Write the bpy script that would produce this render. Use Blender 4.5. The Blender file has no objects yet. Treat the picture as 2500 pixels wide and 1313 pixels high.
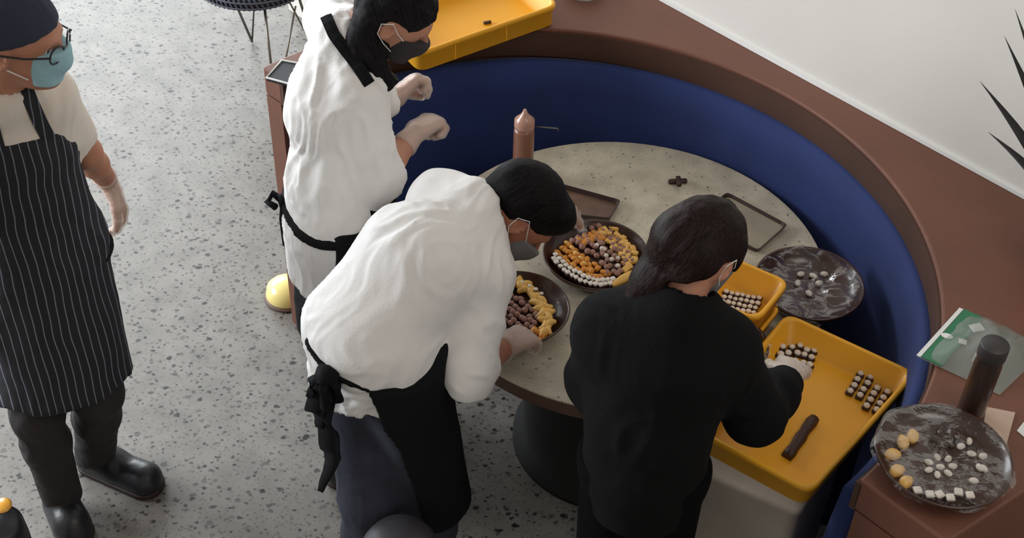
import bpy, bmesh, math, random
import numpy as np
from mathutils import Vector, Matrix
random.seed(7); rng = np.random.default_rng(5)
SC = bpy.context.scene
COL = SC.collection

# ------------------------------------------------------------------ camera
F_PX, PITCH, ROLL, CAM_H = 3300.0, 42.0, 2.0, 3.3
_p = math.radians(PITCH)
CO = np.array([0, 0, CAM_H]); FW = np.array([0, math.cos(_p), -math.sin(_p)])
_r0 = np.array([1., 0, 0]); _u0 = np.cross(_r0, FW)
_c, _q = math.cos(math.radians(ROLL)), math.sin(math.radians(ROLL))
RT = _c*_r0 + _q*_u0; UP = -_q*_r0 + _c*_u0
cam_data = bpy.data.cameras.new('camera'); cam_data.sensor_width = 36; cam_data.lens = 36*F_PX/2500
cam = bpy.data.objects.new('camera', cam_data); COL.objects.link(cam)
cam.matrix_world = Matrix(((RT[0], UP[0], -FW[0], CO[0]), (RT[1], UP[1], -FW[1], CO[1]), (RT[2], UP[2], -FW[2], CO[2]), (0, 0, 0, 1)))
SC.camera = cam

# ------------------------------------------------------------------ light and exposure
SC.view_settings.view_transform = 'Standard'; SC.view_settings.look = 'None'
SC.view_settings.gamma = 1; SC.view_settings.exposure = 0.75
w = bpy.data.worlds.new('world'); SC.world = w; w.use_nodes = True
w.node_tree.nodes['Background'].inputs[0].default_value = (1.0, 0.94, 0.86, 1)
w.node_tree.nodes['Background'].inputs[1].default_value = 0.23

def area(name, loc, target, sx, sy, power, color):
    l = bpy.data.lights.new(name, 'AREA'); l.shape = 'RECTANGLE'; l.size = sx; l.size_y = sy
    l.energy = power; l.color = color
    o = bpy.data.objects.new(name, l); COL.objects.link(o); o.location = loc
    o.rotation_euler = (Vector(target)-Vector(loc)).to_track_quat('-Z', 'Y').to_euler()
    return o
area('window_daylight', (-4.2, 8.6, 2.6), (-0.9, 3.2, 0.4), 5.0, 3.0, 350, (0.88, 0.95, 1.0))
area('side_window_daylight', (-5.5, 3.6, 2.7), (0.6, 3.0, 1.2), 3.0, 2.2, 235, (0.90, 0.95, 1.0))
area('crate_fill_light', (1.7, 0.9, 3.6), (0.9, 2.2, .8), 1.2, 1.2, 10, (1.0, 0.95, 0.88))  # unseen soft fill added overhead to brighten the front crate and bin

def at(x, y, z):
    d = FW*F_PX + RT*(x-1250) - UP*(y-656.5)
    return CO + d*((z-CAM_H)/d[2])
def A(x, y, z): return Vector(at(x, y, z))

# ------------------------------------------------------------------ scene-tree helpers
def tag(o, label=None, cat=None, group=None, kind=None):
    if label: o['label'] = label
    if cat: o['category'] = cat
    if group: o['group'] = group
    if kind: o['kind'] = kind
    return o
def thing(name, label, cat, loc=(0, 0, 0), group=None):
    o = bpy.data.objects.new(name, None); COL.objects.link(o); o.location = loc; o.empty_display_size = .05
    return tag(o, label, cat, group)
def link_mesh(name, me, m=None, parent=None, smooth=False):
    o = bpy.data.objects.new(name, me); COL.objects.link(o)
    if m is not None:
        for x in (m if isinstance(m, (list, tuple)) else [m]): me.materials.append(x)
    if smooth: me.shade_smooth()
    if parent is not None:
        o.parent = parent
        if parent.type == 'EMPTY': o.matrix_parent_inverse = Matrix.Translation(-parent.location)
    return o
def obj(name, bm, m=None, parent=None, smooth=False):
    bmesh.ops.recalc_face_normals(bm, faces=bm.faces)
    me = bpy.data.meshes.new(name); bm.to_mesh(me); bm.free()
    return link_mesh(name, me, m, parent, smooth)
def copy_tree(o, parent=None):
    c = o.copy(); COL.objects.link(c)
    if parent: c.parent = parent
    for ch in list(o.children): copy_tree(ch, c)
    return c

# ------------------------------------------------------------------ mesh helpers
def bm_box(bm, c, s, rot=None, bevel=0.0, mi=0, seg=2):
    M = Matrix.Translation(Vector(c)) @ (rot.to_4x4() if rot is not None else Matrix.Identity(4)) @ Matrix.Diagonal((s[0], s[1], s[2], 1))
    old = set(bm.faces); r = bmesh.ops.create_cube(bm, size=1, matrix=M)
    vs = r['verts']; fs = set(f for v in vs for f in v.link_faces)
    if bevel:
        es = list(set(e for v in vs for e in v.link_edges))
        b = bmesh.ops.bevel(bm, geom=es, offset=bevel, segments=seg, affect='EDGES', profile=.5)
        fs = set(bm.faces)-old
    for f in fs:
        if f.is_valid: f.material_index = mi
    return fs
def bm_tube(bm, pts, r, n=8, closed=False, mi=0):
    pts = [Vector(p) for p in pts]; N = len(pts); rings = []
    rr = r if isinstance(r, (list, tuple)) else [r]*N
    up = Vector((0.13, 0.21, 0.97))
    for i, p in enumerate(pts):
        a = pts[(i-1) % N] if (closed or i > 0) else p
        b = pts[(i+1) % N] if (closed or i < N-1) else p
        t = (b-a).normalized(); s = t.cross(up)
        if s.length < 1e-3: s = t.cross(Vector((1, 0, 0)))
        s.normalize(); u = s.cross(t)
        rings.append([bm.verts.new(p + (s*math.cos(k*2*math.pi/n) + u*math.sin(k*2*math.pi/n))*rr[i]) for k in range(n)])
    for i in range(N if closed else N-1):
        A_, B_ = rings[i], rings[(i+1) % N]
        for k in range(n):
            f = bm.faces.new((A_[k], A_[(k+1) % n], B_[(k+1) % n], B_[k])); f.material_index = mi
    if not closed:
        for R in (rings[0], rings[-1]):
            f = bm.faces.new(R); f.material_index = mi
def bm_lathe(bm, prof, n=48, c=(0, 0, 0), mi=0, wob=0.0):
    c = Vector(c); rings = []
    for (r, z) in prof:
        if r < 1e-5: rings.append([bm.verts.new(c+Vector((0, 0, z)))])
        else: rings.append([bm.verts.new(c+Vector((r*(1+wob*math.sin(3*a)+wob*.6*math.cos(5*a+1))*math.cos(a), r*(1+wob*math.sin(3*a)+wob*.6*math.cos(5*a+1))*math.sin(a), z))) for a in [2*math.pi*k/n for k in range(n)]])
    for a, b in zip(rings, rings[1:]):
        for k in range(n):
            if len(a) == 1 and len(b) == 1: continue
            if len(a) == 1: vs = (a[0], b[k], b[(k+1) % n])
            elif len(b) == 1: vs = (a[k], a[(k+1) % n], b[0])
            else: vs = (a[k], a[(k+1) % n], b[(k+1) % n], b[k])
            f = bm.faces.new(vs); f.material_index = mi
def bm_strip(bm, inner, outer, z0, z1, mi=0):
    """closed prism between two equally long outlines"""
    n = len(inner)
    V = [[bm.verts.new((p[0], p[1], z)) for p in L] for L, z in ((inner, z0), (outer, z0), (outer, z1), (inner, z1))]
    for i in range(n-1):
        for k in range(4):
            f = bm.faces.new((V[k][i], V[k][i+1], V[(k+1) % 4][i+1], V[(k+1) % 4][i])); f.material_index = mi
    bm.faces.new([V[k][0] for k in range(4)]).material_index = mi
    bm.faces.new([V[k][n-1] for k in range(4)]).material_index = mi

# ------------------------------------------------------------------ materials
def lin(c):
    return tuple(((v/255/12.92) if v/255 <= .04045 else ((v/255+.055)/1.055)**2.4) for v in c)
def mat(name, col, rough=.6, spec=.5, metal=0, noise=0.0, nscale=8, bump=0.0, bscale=60, sheen=0, sub=0, emit=None, alpha=1, trans=0, coat=0):
    m = bpy.data.materials.new(name); m.use_nodes = True; nt = m.node_tree; b = nt.nodes['Principled BSDF']
    c = lin(col); b.inputs['Base Color'].default_value = (*c, 1); b.inputs['Roughness'].default_value = rough
    b.inputs['Metallic'].default_value = metal; b.inputs['Specular IOR Level'].default_value = spec
    b.inputs['Sheen Weight'].default_value = sheen; b.inputs['Coat Weight'].default_value = coat
    b.inputs['Alpha'].default_value = alpha; b.inputs['Transmission Weight'].default_value = trans
    if sub: b.inputs['Subsurface Weight'].default_value = sub; b.inputs['Subsurface Radius'].default_value = (.02, .008, .005)
    if emit: b.inputs['Emission Color'].default_value = (*lin(emit[0]), 1); b.inputs['Emission Strength'].default_value = emit[1]
    tc = nt.nodes.new('ShaderNodeTexCoord')
    if noise:
        n = nt.nodes.new('ShaderNodeTexNoise'); n.inputs['Scale'].default_value = nscale; n.inputs['Detail'].default_value = 5
        nt.links.new(tc.outputs['Object'], n.inputs['Vector'])
        r = nt.nodes.new('ShaderNodeValToRGB'); r.color_ramp.elements[0].position = .3; r.color_ramp.elements[1].position = .7
        r.color_ramp.elements[0].color = (*[v*(1-noise) for v in c], 1); r.color_ramp.elements[1].color = (*[min(1, v*(1+noise)) for v in c], 1)
        nt.links.new(n.outputs['Fac'], r.inputs['Fac']); nt.links.new(r.outputs['Color'], b.inputs['Base Color'])
    if bump:
        n = nt.nodes.new('ShaderNodeTexNoise'); n.inputs['Scale'].default_value = bscale; n.inputs['Detail'].default_value = 4
        nt.links.new(tc.outputs['Object'], n.inputs['Vector'])
        bp = nt.nodes.new('ShaderNodeBump'); bp.inputs['Strength'].default_value = bump; bp.inputs['Distance'].default_value = .01
        nt.links.new(n.outputs['Fac'], bp.inputs['Height']); nt.links.new(bp.outputs['Normal'], b.inputs['Normal'])
    return m
def terrazzo(name, base, chips, scale, rough, amount=1.0, elong=1.0):
    m = mat(name, base, rough); nt = m.node_tree; b = nt.nodes['Principled BSDF']; N = nt.nodes.new; L = nt.links.new
    tc = N('ShaderNodeTexCoord')
    dist = N('ShaderNodeTexNoise'); dist.inputs['Scale'].default_value = scale*1.6; dist.inputs['Detail'].default_value = 2
    L(tc.outputs['Object'], dist.inputs['Vector'])
    mx = N('ShaderNodeMix'); mx.data_type = 'VECTOR'; mx.inputs[0].default_value = 1
    sc = N('ShaderNodeVectorMath'); sc.operation = 'SCALE'; sc.inputs['Scale'].default_value = .55/scale
    L(dist.outputs['Color'], sc.inputs[0])
    ad = N('ShaderNodeVectorMath'); ad.operation = 'ADD'; L(tc.outputs['Object'], ad.inputs[0]); L(sc.outputs[0], ad.inputs[1])
    col = None
    bn = N('ShaderNodeTexNoise'); bn.inputs['Scale'].default_value = scale*.35; bn.inputs['Detail'].default_value = 6; L(tc.outputs['Object'], bn.inputs['Vector'])
    br = N('ShaderNodeValToRGB'); c = lin(base)
    br.color_ramp.elements[0].position = .35; br.color_ramp.elements[0].color = (*[v*.84 for v in c], 1)
    br.color_ramp.elements[1].position = .65; br.color_ramp.elements[1].color = (*[min(1, v*1.1) for v in c], 1)
    L(bn.outputs['Fac'], br.inputs['Fac']); col = br.outputs['Color']
    for i, (cc, sm, frac, size, strength) in enumerate(chips):
        mp = N('ShaderNodeMapping'); mp.inputs['Location'].default_value = (i*3.7, i*1.9, 0); mp.inputs['Rotation'].default_value = (0, 0, i*1.1+.4)
        mp.inputs['Scale'].default_value = (1, elong, 1); L(ad.outputs[0], mp.inputs['Vector'])
        v = N('ShaderNodeTexVoronoi'); v.voronoi_dimensions = '2D'; v.inputs['Scale'].default_value = scale*sm; L(mp.outputs[0], v.inputs['Vector'])
        sep = N('ShaderNodeSeparateColor'); L(v.outputs['Color'], sep.inputs[0])
        # radius of the chip in each cell: only some cells have one
        mr = N('ShaderNodeMapRange'); mr.inputs['From Min'].default_value = 1-frac; mr.inputs['From Max'].default_value = 1
        mr.inputs['To Min'].default_value = size*.35; mr.inputs['To Max'].default_value = size; mr.clamp = True
        L(sep.outputs[0], mr.inputs['Value'])
        gt = N('ShaderNodeMath'); gt.operation = 'GREATER_THAN'; gt.inputs[1].default_value = 1-frac; L(sep.outputs[0], gt.inputs[0])
        sb = N('ShaderNodeMath'); sb.operation = 'SUBTRACT'; L(mr.outputs[0], sb.inputs[0]); L(v.outputs['Distance'], sb.inputs[1])
        mu = N('ShaderNodeMath'); mu.operation = 'MULTIPLY'; mu.use_clamp = True; mu.inputs[1].default_value = 14; L(sb.outputs[0], mu.inputs[0])
        m2 = N('ShaderNodeMath'); m2.operation = 'MULTIPLY'; L(mu.outputs[0], m2.inputs[0]); L(gt.outputs[0], m2.inputs[1])
        vr = N('ShaderNodeMapRange'); vr.inputs['To Min'].default_value = strength*.35; vr.inputs['To Max'].default_value = strength; L(sep.outputs[1], vr.inputs['Value'])
        m3 = N('ShaderNodeMath'); m3.operation = 'MULTIPLY'; L(m2.outputs[0], m3.inputs[0]); L(vr.outputs[0], m3.inputs[1])
        mc = N('ShaderNodeMix'); mc.data_type = 'RGBA'; L(m3.outputs[0], mc.inputs[0]); L(col, mc.inputs[6]); mc.inputs[7].default_value = (*lin(cc), 1)
        col = mc.outputs[2]
    L(col, b.inputs['Base Color'])
    return m
M = {}
M['floor'] = terrazzo('floor_terrazzo', (125, 121, 115), [((90, 84, 76), 2.6, .55, .42, .7), ((134, 130, 124), 1.9, .25, .4, .5), ((50, 44, 39), 1.7, .42, .33, 1.0), ((32, 28, 25), 1.0, .38, .30, 1.0), ((24, 21, 19), .6, .24, .22, 1.0), ((66, 52, 42), .85, .2, .24, .9)], 26, .5, elong=1.2)
M['floor'].node_tree.nodes['Principled BSDF'].inputs['Specular IOR Level'].default_value = .35
M['table'] = terrazzo('table_terrazzo', (190, 180, 160), [((120, 110, 92), 2.2, .35, .28, .5), ((70, 62, 52), 1.4, .22, .28, .8), ((205, 198, 180), 1.8, .3, .3, .35)], 42, .42)
M['wall'] = mat('wall_paint', (214, 210, 204), .85, noise=.04, nscale=1.5, bump=.05, bscale=30)
M['brown'] = mat('brown_ledge', (110, 69, 53), .55, noise=.08, nscale=5, bump=.08, bscale=90)
M['trimline'] = mat('brown_ledge_edge', (128, 86, 66), .5)
M['blue'] = mat('blue_upholstery', (29, 47, 100), .85, sheen=.05, noise=.1, nscale=6, bump=.15, bscale=120)
M['blueseat'] = mat('blue_seat_vinyl', (24, 32, 58), .6, noise=.1, nscale=9)
M['black'] = mat('black_lacquer', (14, 14, 15), .7)
M['edge'] = mat('table_edge_wood', (92, 66, 54), .55, noise=.15, nscale=25)
M['yellow'] = mat('yellow_plastic', (232, 166, 34), .42, noise=.03, nscale=4)
M['clay'] = mat('dark_glazed_clay', (58, 32, 22), .3, noise=.25, nscale=14, coat=.3)
M['shirt'] = mat('white_cotton', (232, 230, 228), .9, sheen=.2, bump=.12, bscale=180)
M['shirtA'] = mat('cream_cotton', (214, 203, 190), .9, sheen=.2, bump=.12, bscale=180)
M['blackcloth'] = mat('black_apron_cloth', (20, 20, 23), .95, spec=.2, bump=.15, bscale=160)
M['sweat'] = mat('black_sweatshirt', (18, 18, 19), 1, spec=.15, bump=.2, bscale=140)
M['jeans'] = mat('dark_blue_denim', (48, 51, 64), .9, noise=.18, nscale=18, bump=.15, bscale=200)
M['trouser'] = mat('charcoal_trouser', (44, 40, 40), .9, noise=.12, nscale=14, bump=.12, bscale=160)
M['trouserD'] = mat('black_trouser', (12, 12, 13), 1, spec=.1)
M['skinA'] = mat('skin_warm', (178, 122, 96), .55, sub=.15, noise=.08, nscale=22)
M['skinB'] = mat('skin_tan', (182, 128, 104), .55, sub=.15, noise=.08, nscale=22)
M['skinC'] = mat('skin_brown', (158, 102, 78), .55, sub=.15, noise=.08, nscale=22)
M['hair'] = mat('black_hair', (18, 15, 15), .6, spec=.3)
M['hairD'] = mat('dark_brown_hair', (40, 27, 24), .5, spec=.35)
M['cap'] = mat('navy_cap_cloth', (46, 50, 66), .95, bump=.15, bscale=160)
M['mask'] = mat('blue_mask', (150, 188, 198), .85, bump=.2, bscale=90)
M['maskgrey'] = mat('grey_mask', (112, 112, 112), .85, bump=.2, bscale=90)
M['shoe'] = mat('black_rubber', (34, 34, 38), .38, bump=.1, bscale=50)
M['sole'] = mat('dark_red_sole', (44, 26, 24), .6)
M['eye'] = mat('eye_white', (220, 214, 208), .3)
M['iris'] = mat('dark_iris', (30, 20, 14), .3)
M['metal'] = mat('dark_steel', (120, 116, 108), .35, metal=.8)
M['blackmetal'] = mat('black_rattan', (24, 26, 34), .6)
M['white'] = mat('white_plastic', (225, 225, 222), .5)
M['lens'] = mat('spectacle_frame', (20, 20, 24), .4)
def hair_mat(name, col, axis, rough=.5):
    m = mat(name, col, rough, spec=.1); nt = m.node_tree; N = nt.nodes.new; L = nt.links.new; bs = nt.nodes['Principled BSDF']
    ax = np.array(axis, float); ax /= np.linalg.norm(ax); t = np.array([0, 0, 1.]) if abs(ax[2]) < .9 else np.array([1., 0, 0]); e1 = np.cross(ax, t); e1 /= np.linalg.norm(e1); e2 = np.cross(ax, e1)
    tc = N('ShaderNodeTexCoord'); cb = N('ShaderNodeCombineXYZ'); 
    for i, (v, s_) in enumerate(((e1, 260), (e2, 260), (ax, 7))):
        d = N('ShaderNodeVectorMath'); d.operation = 'DOT_PRODUCT'; d.inputs[1].default_value = tuple(v*s_); L(tc.outputs['Object'], d.inputs[0]); L(d.outputs['Value'], cb.inputs[i])
    n = N('ShaderNodeTexNoise'); n.inputs['Scale'].default_value = 1; n.inputs['Detail'].default_value = 3; L(cb.outputs[0], n.inputs['Vector'])
    r = N('ShaderNodeValToRGB'); c = lin(col); r.color_ramp.elements[0].position = .35; r.color_ramp.elements[1].position = .68
    r.color_ramp.elements[0].color = (*[x*.45 for x in c], 1); r.color_ramp.elements[1].color = (*[x*1.7 for x in c], 1); L(n.outputs['Fac'], r.inputs['Fac']); L(r.outputs['Color'], bs.inputs['Base Color'])
    bp = N('ShaderNodeBump'); bp.inputs['Strength'].default_value = .4; bp.inputs['Distance'].default_value = .004; L(n.outputs['Fac'], bp.inputs['Height']); L(bp.outputs['Normal'], bs.inputs['Normal'])
    return m
def glove_mat():
    m = mat('translucent_glove', (226, 214, 204), .35, alpha=.42, bump=.5, bscale=70); return m
M['glove'] = glove_mat()
def film(name, col, alpha, rough=.12):
    return mat(name, col, rough, alpha=alpha, bump=.7, bscale=28, spec=1)
def film_mat(name, fac, tint=None):
    m = bpy.data.materials.new(name); m.use_nodes = True; nt = m.node_tree; nt.nodes.clear(); N = nt.nodes.new; L = nt.links.new
    out = N('ShaderNodeOutputMaterial'); mx = N('ShaderNodeMixShader'); tr = N('ShaderNodeBsdfTransparent'); gl = N('ShaderNodeBsdfGlossy'); gl.inputs['Roughness'].default_value = .18
    tc = N('ShaderNodeTexCoord'); n = N('ShaderNodeTexNoise'); n.inputs['Scale'].default_value = 34; n.inputs['Detail'].default_value = 3; L(tc.outputs['Object'], n.inputs['Vector'])
    bp = N('ShaderNodeBump'); bp.inputs['Strength'].default_value = .6; bp.inputs['Distance'].default_value = .01; L(n.outputs['Fac'], bp.inputs['Height']); L(bp.outputs['Normal'], gl.inputs['Normal'])
    lw = N('ShaderNodeFresnel'); lw.inputs['IOR'].default_value = 1.45; L(bp.outputs['Normal'], lw.inputs['Normal'])
    ma = N('ShaderNodeMath'); ma.operation = 'MULTIPLY_ADD'; ma.inputs[1].default_value = .22; ma.inputs[2].default_value = fac; ma.use_clamp = True; L(lw.outputs[0], ma.inputs[0])
    L(ma.outputs[0], mx.inputs[0]); L(tr.outputs[0], mx.inputs[1]); L(gl.outputs[0], mx.inputs[2]); L(mx.outputs[0], out.inputs[0]); return m
M['film'] = film_mat('clear_film', .0)

# ------------------------------------------------------------------ implicit sculpting (one continuous surface)
def npv(p): return np.array(p, float)
def nrm(v): v = npv(v); return v/np.linalg.norm(v)
def vnoise(P, seed=0):
    P = np.asarray(P); I = np.floor(P).astype(np.int64); f = P-I; f = f*f*(3-2*f)
    def h(a, b, c):
        n = (a*73856093) ^ (b*19349663) ^ (c*83492791) ^ (seed*2654435)
        n = (n ^ (n >> 13))*1274126177 & 0x7fffffff
        return ((n ^ (n >> 16)) & 0xffff)/65535.0
    x, y, z = I[:, 0], I[:, 1], I[:, 2]; r = 0
    for dx in (0, 1):
        for dy in (0, 1):
            for dz in (0, 1):
                wgt = (f[:, 0] if dx else 1-f[:, 0])*(f[:, 1] if dy else 1-f[:, 1])*(f[:, 2] if dz else 1-f[:, 2])
                r = r + wgt*h(x+dx, y+dy, z+dz)
    return r*2-1
class Sculpt:
    def __init__(s, lo, hi, vox=.006):
        s.lo = npv(lo); s.v = vox; s.n = np.ceil((npv(hi)-s.lo)/vox).astype(int)+1
        s.F = np.full(s.n, 1.0, np.float32)
        s.ax = [(s.lo[i]+vox*np.arange(s.n[i])).astype(np.float32) for i in range(3)]
    def _reg(s, lo, hi):
        a = np.clip(np.floor((npv(lo)-s.lo)/s.v).astype(int), 0, s.n-1); b = np.clip(np.ceil((npv(hi)-s.lo)/s.v).astype(int)+1, 1, s.n)
        if np.any(b <= a): return None
        sl = tuple(slice(a[i], b[i]) for i in range(3))
        g = np.meshgrid(*[s.ax[i][sl[i]] for i in range(3)], indexing='ij', sparse=True)
        return sl, g
    @staticmethod
    def _smin(a, b, k):
        if k <= 0: return np.minimum(a, b)
        h = np.maximum(k-np.abs(a-b), 0)/k
        return np.minimum(a, b)-h*h*k*.25
    def _apply(s, sl, d, k, op):
        if op == 'add': s.F[sl] = s._smin(s.F[sl], d, k)
        else: s.F[sl] = -s._smin(-s.F[sl], d, k)
    def cone(s, a, b, ra, rb=None, k=.02, flat=None, cap0=False, cap1=False, infl=0, op='add'):
        rb = ra if rb is None else rb
        a = npv(a); b = npv(b); ra += infl; rb += infl; R = max(ra, rb)+k+.03
        q = s._reg(np.minimum(a, b)-R, np.maximum(a, b)+R)
        if q is None: return
        sl, (X, Y, Z) = q; ab = b-a; L2 = max(ab@ab, 1e-9)
        t = ((X-a[0])*ab[0]+(Y-a[1])*ab[1]+(Z-a[2])*ab[2])/L2; tc = np.clip(t, 0, 1)
        dx, dy, dz = X-(a[0]+tc*ab[0]), Y-(a[1]+tc*ab[1]), Z-(a[2]+tc*ab[2])
        rad = ra+(rb-ra)*tc
        if flat is not None:
            n, f = nrm(flat[0]), flat[1]
            c = dx*n[0]+dy*n[1]+dz*n[2]
            m = np.sqrt(np.maximum(dx*dx+dy*dy+dz*dz - c*c + (c/f)**2, 1e-12))
            d = (m-rad)*(1-(1-f)*np.abs(c/f)/m)
        else: d = np.sqrt(dx*dx+dy*dy+dz*dz)-rad
        L = math.sqrt(L2)
        if cap0: d = np.maximum(d, -t*L)
        if cap1: d = np.maximum(d, (t-1)*L)
        s._apply(sl, d.astype(np.float32), k, op)
    def ell(s, c, R, axes=None, k=.02, infl=0, op='add'):
        c = npv(c); R = npv(R)+infl; m = R.max()+k+.03
        q = s._reg(c-m, c+m)
        if q is None: return
        sl, (X, Y, Z) = q; X = X-c[0]; Y = Y-c[1]; Z = Z-c[2]
        if axes is None: u = [X, Y, Z]
        else: u = [X*e[0]+Y*e[1]+Z*e[2] for e in axes]
        k0 = np.sqrt(sum((u[i]/R[i])**2 for i in range(3))); k1 = np.sqrt(sum((u[i]/R[i]**2)**2 for i in range(3)))
        d = k0*(k0-1)/np.maximum(k1, 1e-6)
        s._apply(sl, d.astype(np.float32), k, op)
    def plane(s, o, n, k=0):
        """keep the side opposite to n"""
        o = npv(o); n = nrm(n); X, Y, Z = np.meshgrid(*s.ax, indexing='ij', sparse=True)
        d = ((X-o[0])*n[0]+(Y-o[1])*n[1]+(Z-o[2])*n[2]).astype(np.float32)
        s.F = -s._smin(-s.F, -d, k)
    def copy(s):
        c = Sculpt.__new__(Sculpt); c.__dict__ = dict(s.__dict__); c.F = s.F.copy(); return c
    def inflate(s, d): s.F = s.F-d; return s
    def mesh(s, name, m, parent=None, disp=None, smooth_it=1):
        F = s.F; F[0] = F[-1] = 1; F[:, 0] = F[:, -1] = 1; F[:, :, 0] = F[:, :, -1] = 1
        S = F < 0; n = np.array(F.shape)
        cnt = np.zeros(n-1, np.int8)
        offs = [(i, j, k) for i in (0, 1) for j in (0, 1) for k in (0, 1)]
        for o in offs: cnt += S[o[0]:n[0]-1+o[0], o[1]:n[1]-1+o[1], o[2]:n[2]-1+o[2]]
        act = (cnt > 0) & (cnt < 8); I = np.argwhere(act)
        if len(I) == 0: raise RuntimeError('empty sculpt '+name)
        idx = np.full(n-1, -1, np.int64); idx[act] = np.arange(len(I))
        vals = {o: F[I[:, 0]+o[0], I[:, 1]+o[1], I[:, 2]+o[2]] for o in offs}
        P = np.zeros((len(I), 3)); C = np.zeros(len(I))
        for o in offs:
            for a in range(3):
                if o[a] == 0:
                    p = list(o); p[a] = 1; p = tuple(p)
                    va, vb = vals[o], vals[p]; ch = (va < 0) != (vb < 0)
                    t = np.where(ch, va/np.where(ch, va-vb, 1), 0)
                    for b_ in range(3): P[:, b_] += np.where(ch, o[b_]+(t if b_ == a else 0), 0)
                    C += ch
        P = P/C[:, None]; V = s.lo+(I+P)*s.v
        quads = []
        for a in range(3):
            b_, c_ = (a+1) % 3, (a+2) % 3
            sl0 = [slice(None)]*3; sl1 = [slice(None)]*3; sl0[a] = slice(0, n[a]-1); sl1[a] = slice(1, n[a])
            s0, s1 = S[tuple(sl0)], S[tuple(sl1)]
            E_ = np.argwhere(s0 != s1)
            ok = (E_[:, b_] > 0) & (E_[:, c_] > 0) & (E_[:, b_] < n[b_]-1) & (E_[:, c_] < n[c_]-1); E_ = E_[ok]
            q = []
            for (db, dc) in ((-1, -1), (0, -1), (0, 0), (-1, 0)):
                J = E_.copy(); J[:, b_] += db; J[:, c_] += dc; q.append(idx[J[:, 0], J[:, 1], J[:, 2]])
            q = np.stack(q, 1); fl = ~s0[tuple(E_.T)]
            q[fl] = q[fl][:, ::-1]; quads.append(q)
        Q = np.concatenate(quads)
        # light smoothing
        ed = np.concatenate([Q[:, [0, 1]], Q[:, [1, 2]], Q[:, [2, 3]], Q[:, [3, 0]]])
        for _ in range(smooth_it):
            acc = np.zeros_like(V); w_ = np.zeros(len(V))
            for c3 in range(3):
                acc[:, c3] = np.bincount(ed[:, 0], V[ed[:, 1], c3], len(V)) + np.bincount(ed[:, 1], V[ed[:, 0], c3], len(V))
            w_ = np.bincount(ed[:, 0], minlength=len(V)) + np.bincount(ed[:, 1], minlength=len(V))
            V = V*.4+.6*acc/w_[:, None]
        if disp is not None:
            d1, d2 = V[Q[:, 2]]-V[Q[:, 0]], V[Q[:, 3]]-V[Q[:, 1]]; fn = np.cross(d1, d2); N_ = np.zeros_like(V)
            for j in range(4):
                for c3 in range(3): N_[:, c3] += np.bincount(Q[:, j], fn[:, c3], len(V))
            N_ /= np.maximum(np.linalg.norm(N_, axis=1), 1e-12)[:, None]
            V = V+N_*disp(V, N_)[:, None]
        me = bpy.data.meshes.new(name); me.vertices.add(len(V)); me.vertices.foreach_set('co', V.astype(np.float32).ravel())
        me.loops.add(Q.size); me.loops.foreach_set('vertex_index', Q.astype(np.int32).ravel())
        me.polygons.add(len(Q)); me.polygons.foreach_set('loop_start', np.arange(0, Q.size, 4, dtype=np.int32))
        me.update(calc_edges=True); me.validate()
        return link_mesh(name, me, m, parent, True)
def folds(segs, rand=.0025, scale=(9, 9, 5), seed=1, axis=(0, 0, 1), fa=22., fl=4.):
    """cloth folds: ridges along given segments (a, b, width, height), plus creases that run along axis"""
    ax = nrm(axis); t_ = np.array([0, 1., 0]) if abs(ax[1]) < .8 else np.array([1., 0, 0]); e1 = nrm(np.cross(ax, t_)); e2 = np.cross(ax, e1)
    def f(V, N_):
        d = np.zeros(len(V))
        for a, b, wd, h in segs:
            a = npv(a); b = npv(b); ab = b-a; t = np.clip(((V-a)@ab)/(ab@ab), 0, 1); sd = nrm(np.cross(ab, (.3, .5, .8)))
            wob = a+t[:, None]*ab+sd*(.012*np.sin(t*5+a[0]*40))[:, None]; q = np.linalg.norm(V-wob, axis=1)
            d += h*(np.exp(-(q/(wd*.75))**2)-.45*np.exp(-(q/(wd*1.7))**2))*np.sin(np.pi*np.clip(t, .08, .92))
        W = np.stack([V@e1*fa, V@e2*fa, V@ax*fl], 1); W = W+np.stack([vnoise(V*7, seed+9), vnoise(V*7+4, seed+8), vnoise(V*7+9, seed+7)], 1)*1.6
        n1 = vnoise(W, seed); n2 = vnoise(W*1.9+5, seed+1); msk = .35+.65*np.clip(vnoise(V*6+2, seed+3)+.5, 0, 1)
        d += rand*msk*((.5-np.abs(n1))*1.3+(.5-np.abs(n2))*.5)
        return d
    return f
def strands(axis, amp=.003, freq=120, seed=3):
    ax = nrm(axis); t = np.array([0, 0, 1.]) if abs(ax[2]) < .9 else np.array([1., 0, 0]); e1 = nrm(np.cross(ax, t)); e2 = np.cross(ax, e1)
    def f(V, N_):
        q = np.stack([V@e1*freq, V@e2*freq, V@ax*freq*.06], 1); q2 = np.stack([V@e1*freq*.35, V@e2*freq*.35, V@ax*freq*.05], 1)
        return amp*(vnoise(q, seed)*.5+vnoise(q2, seed+1))
    return f

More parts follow.
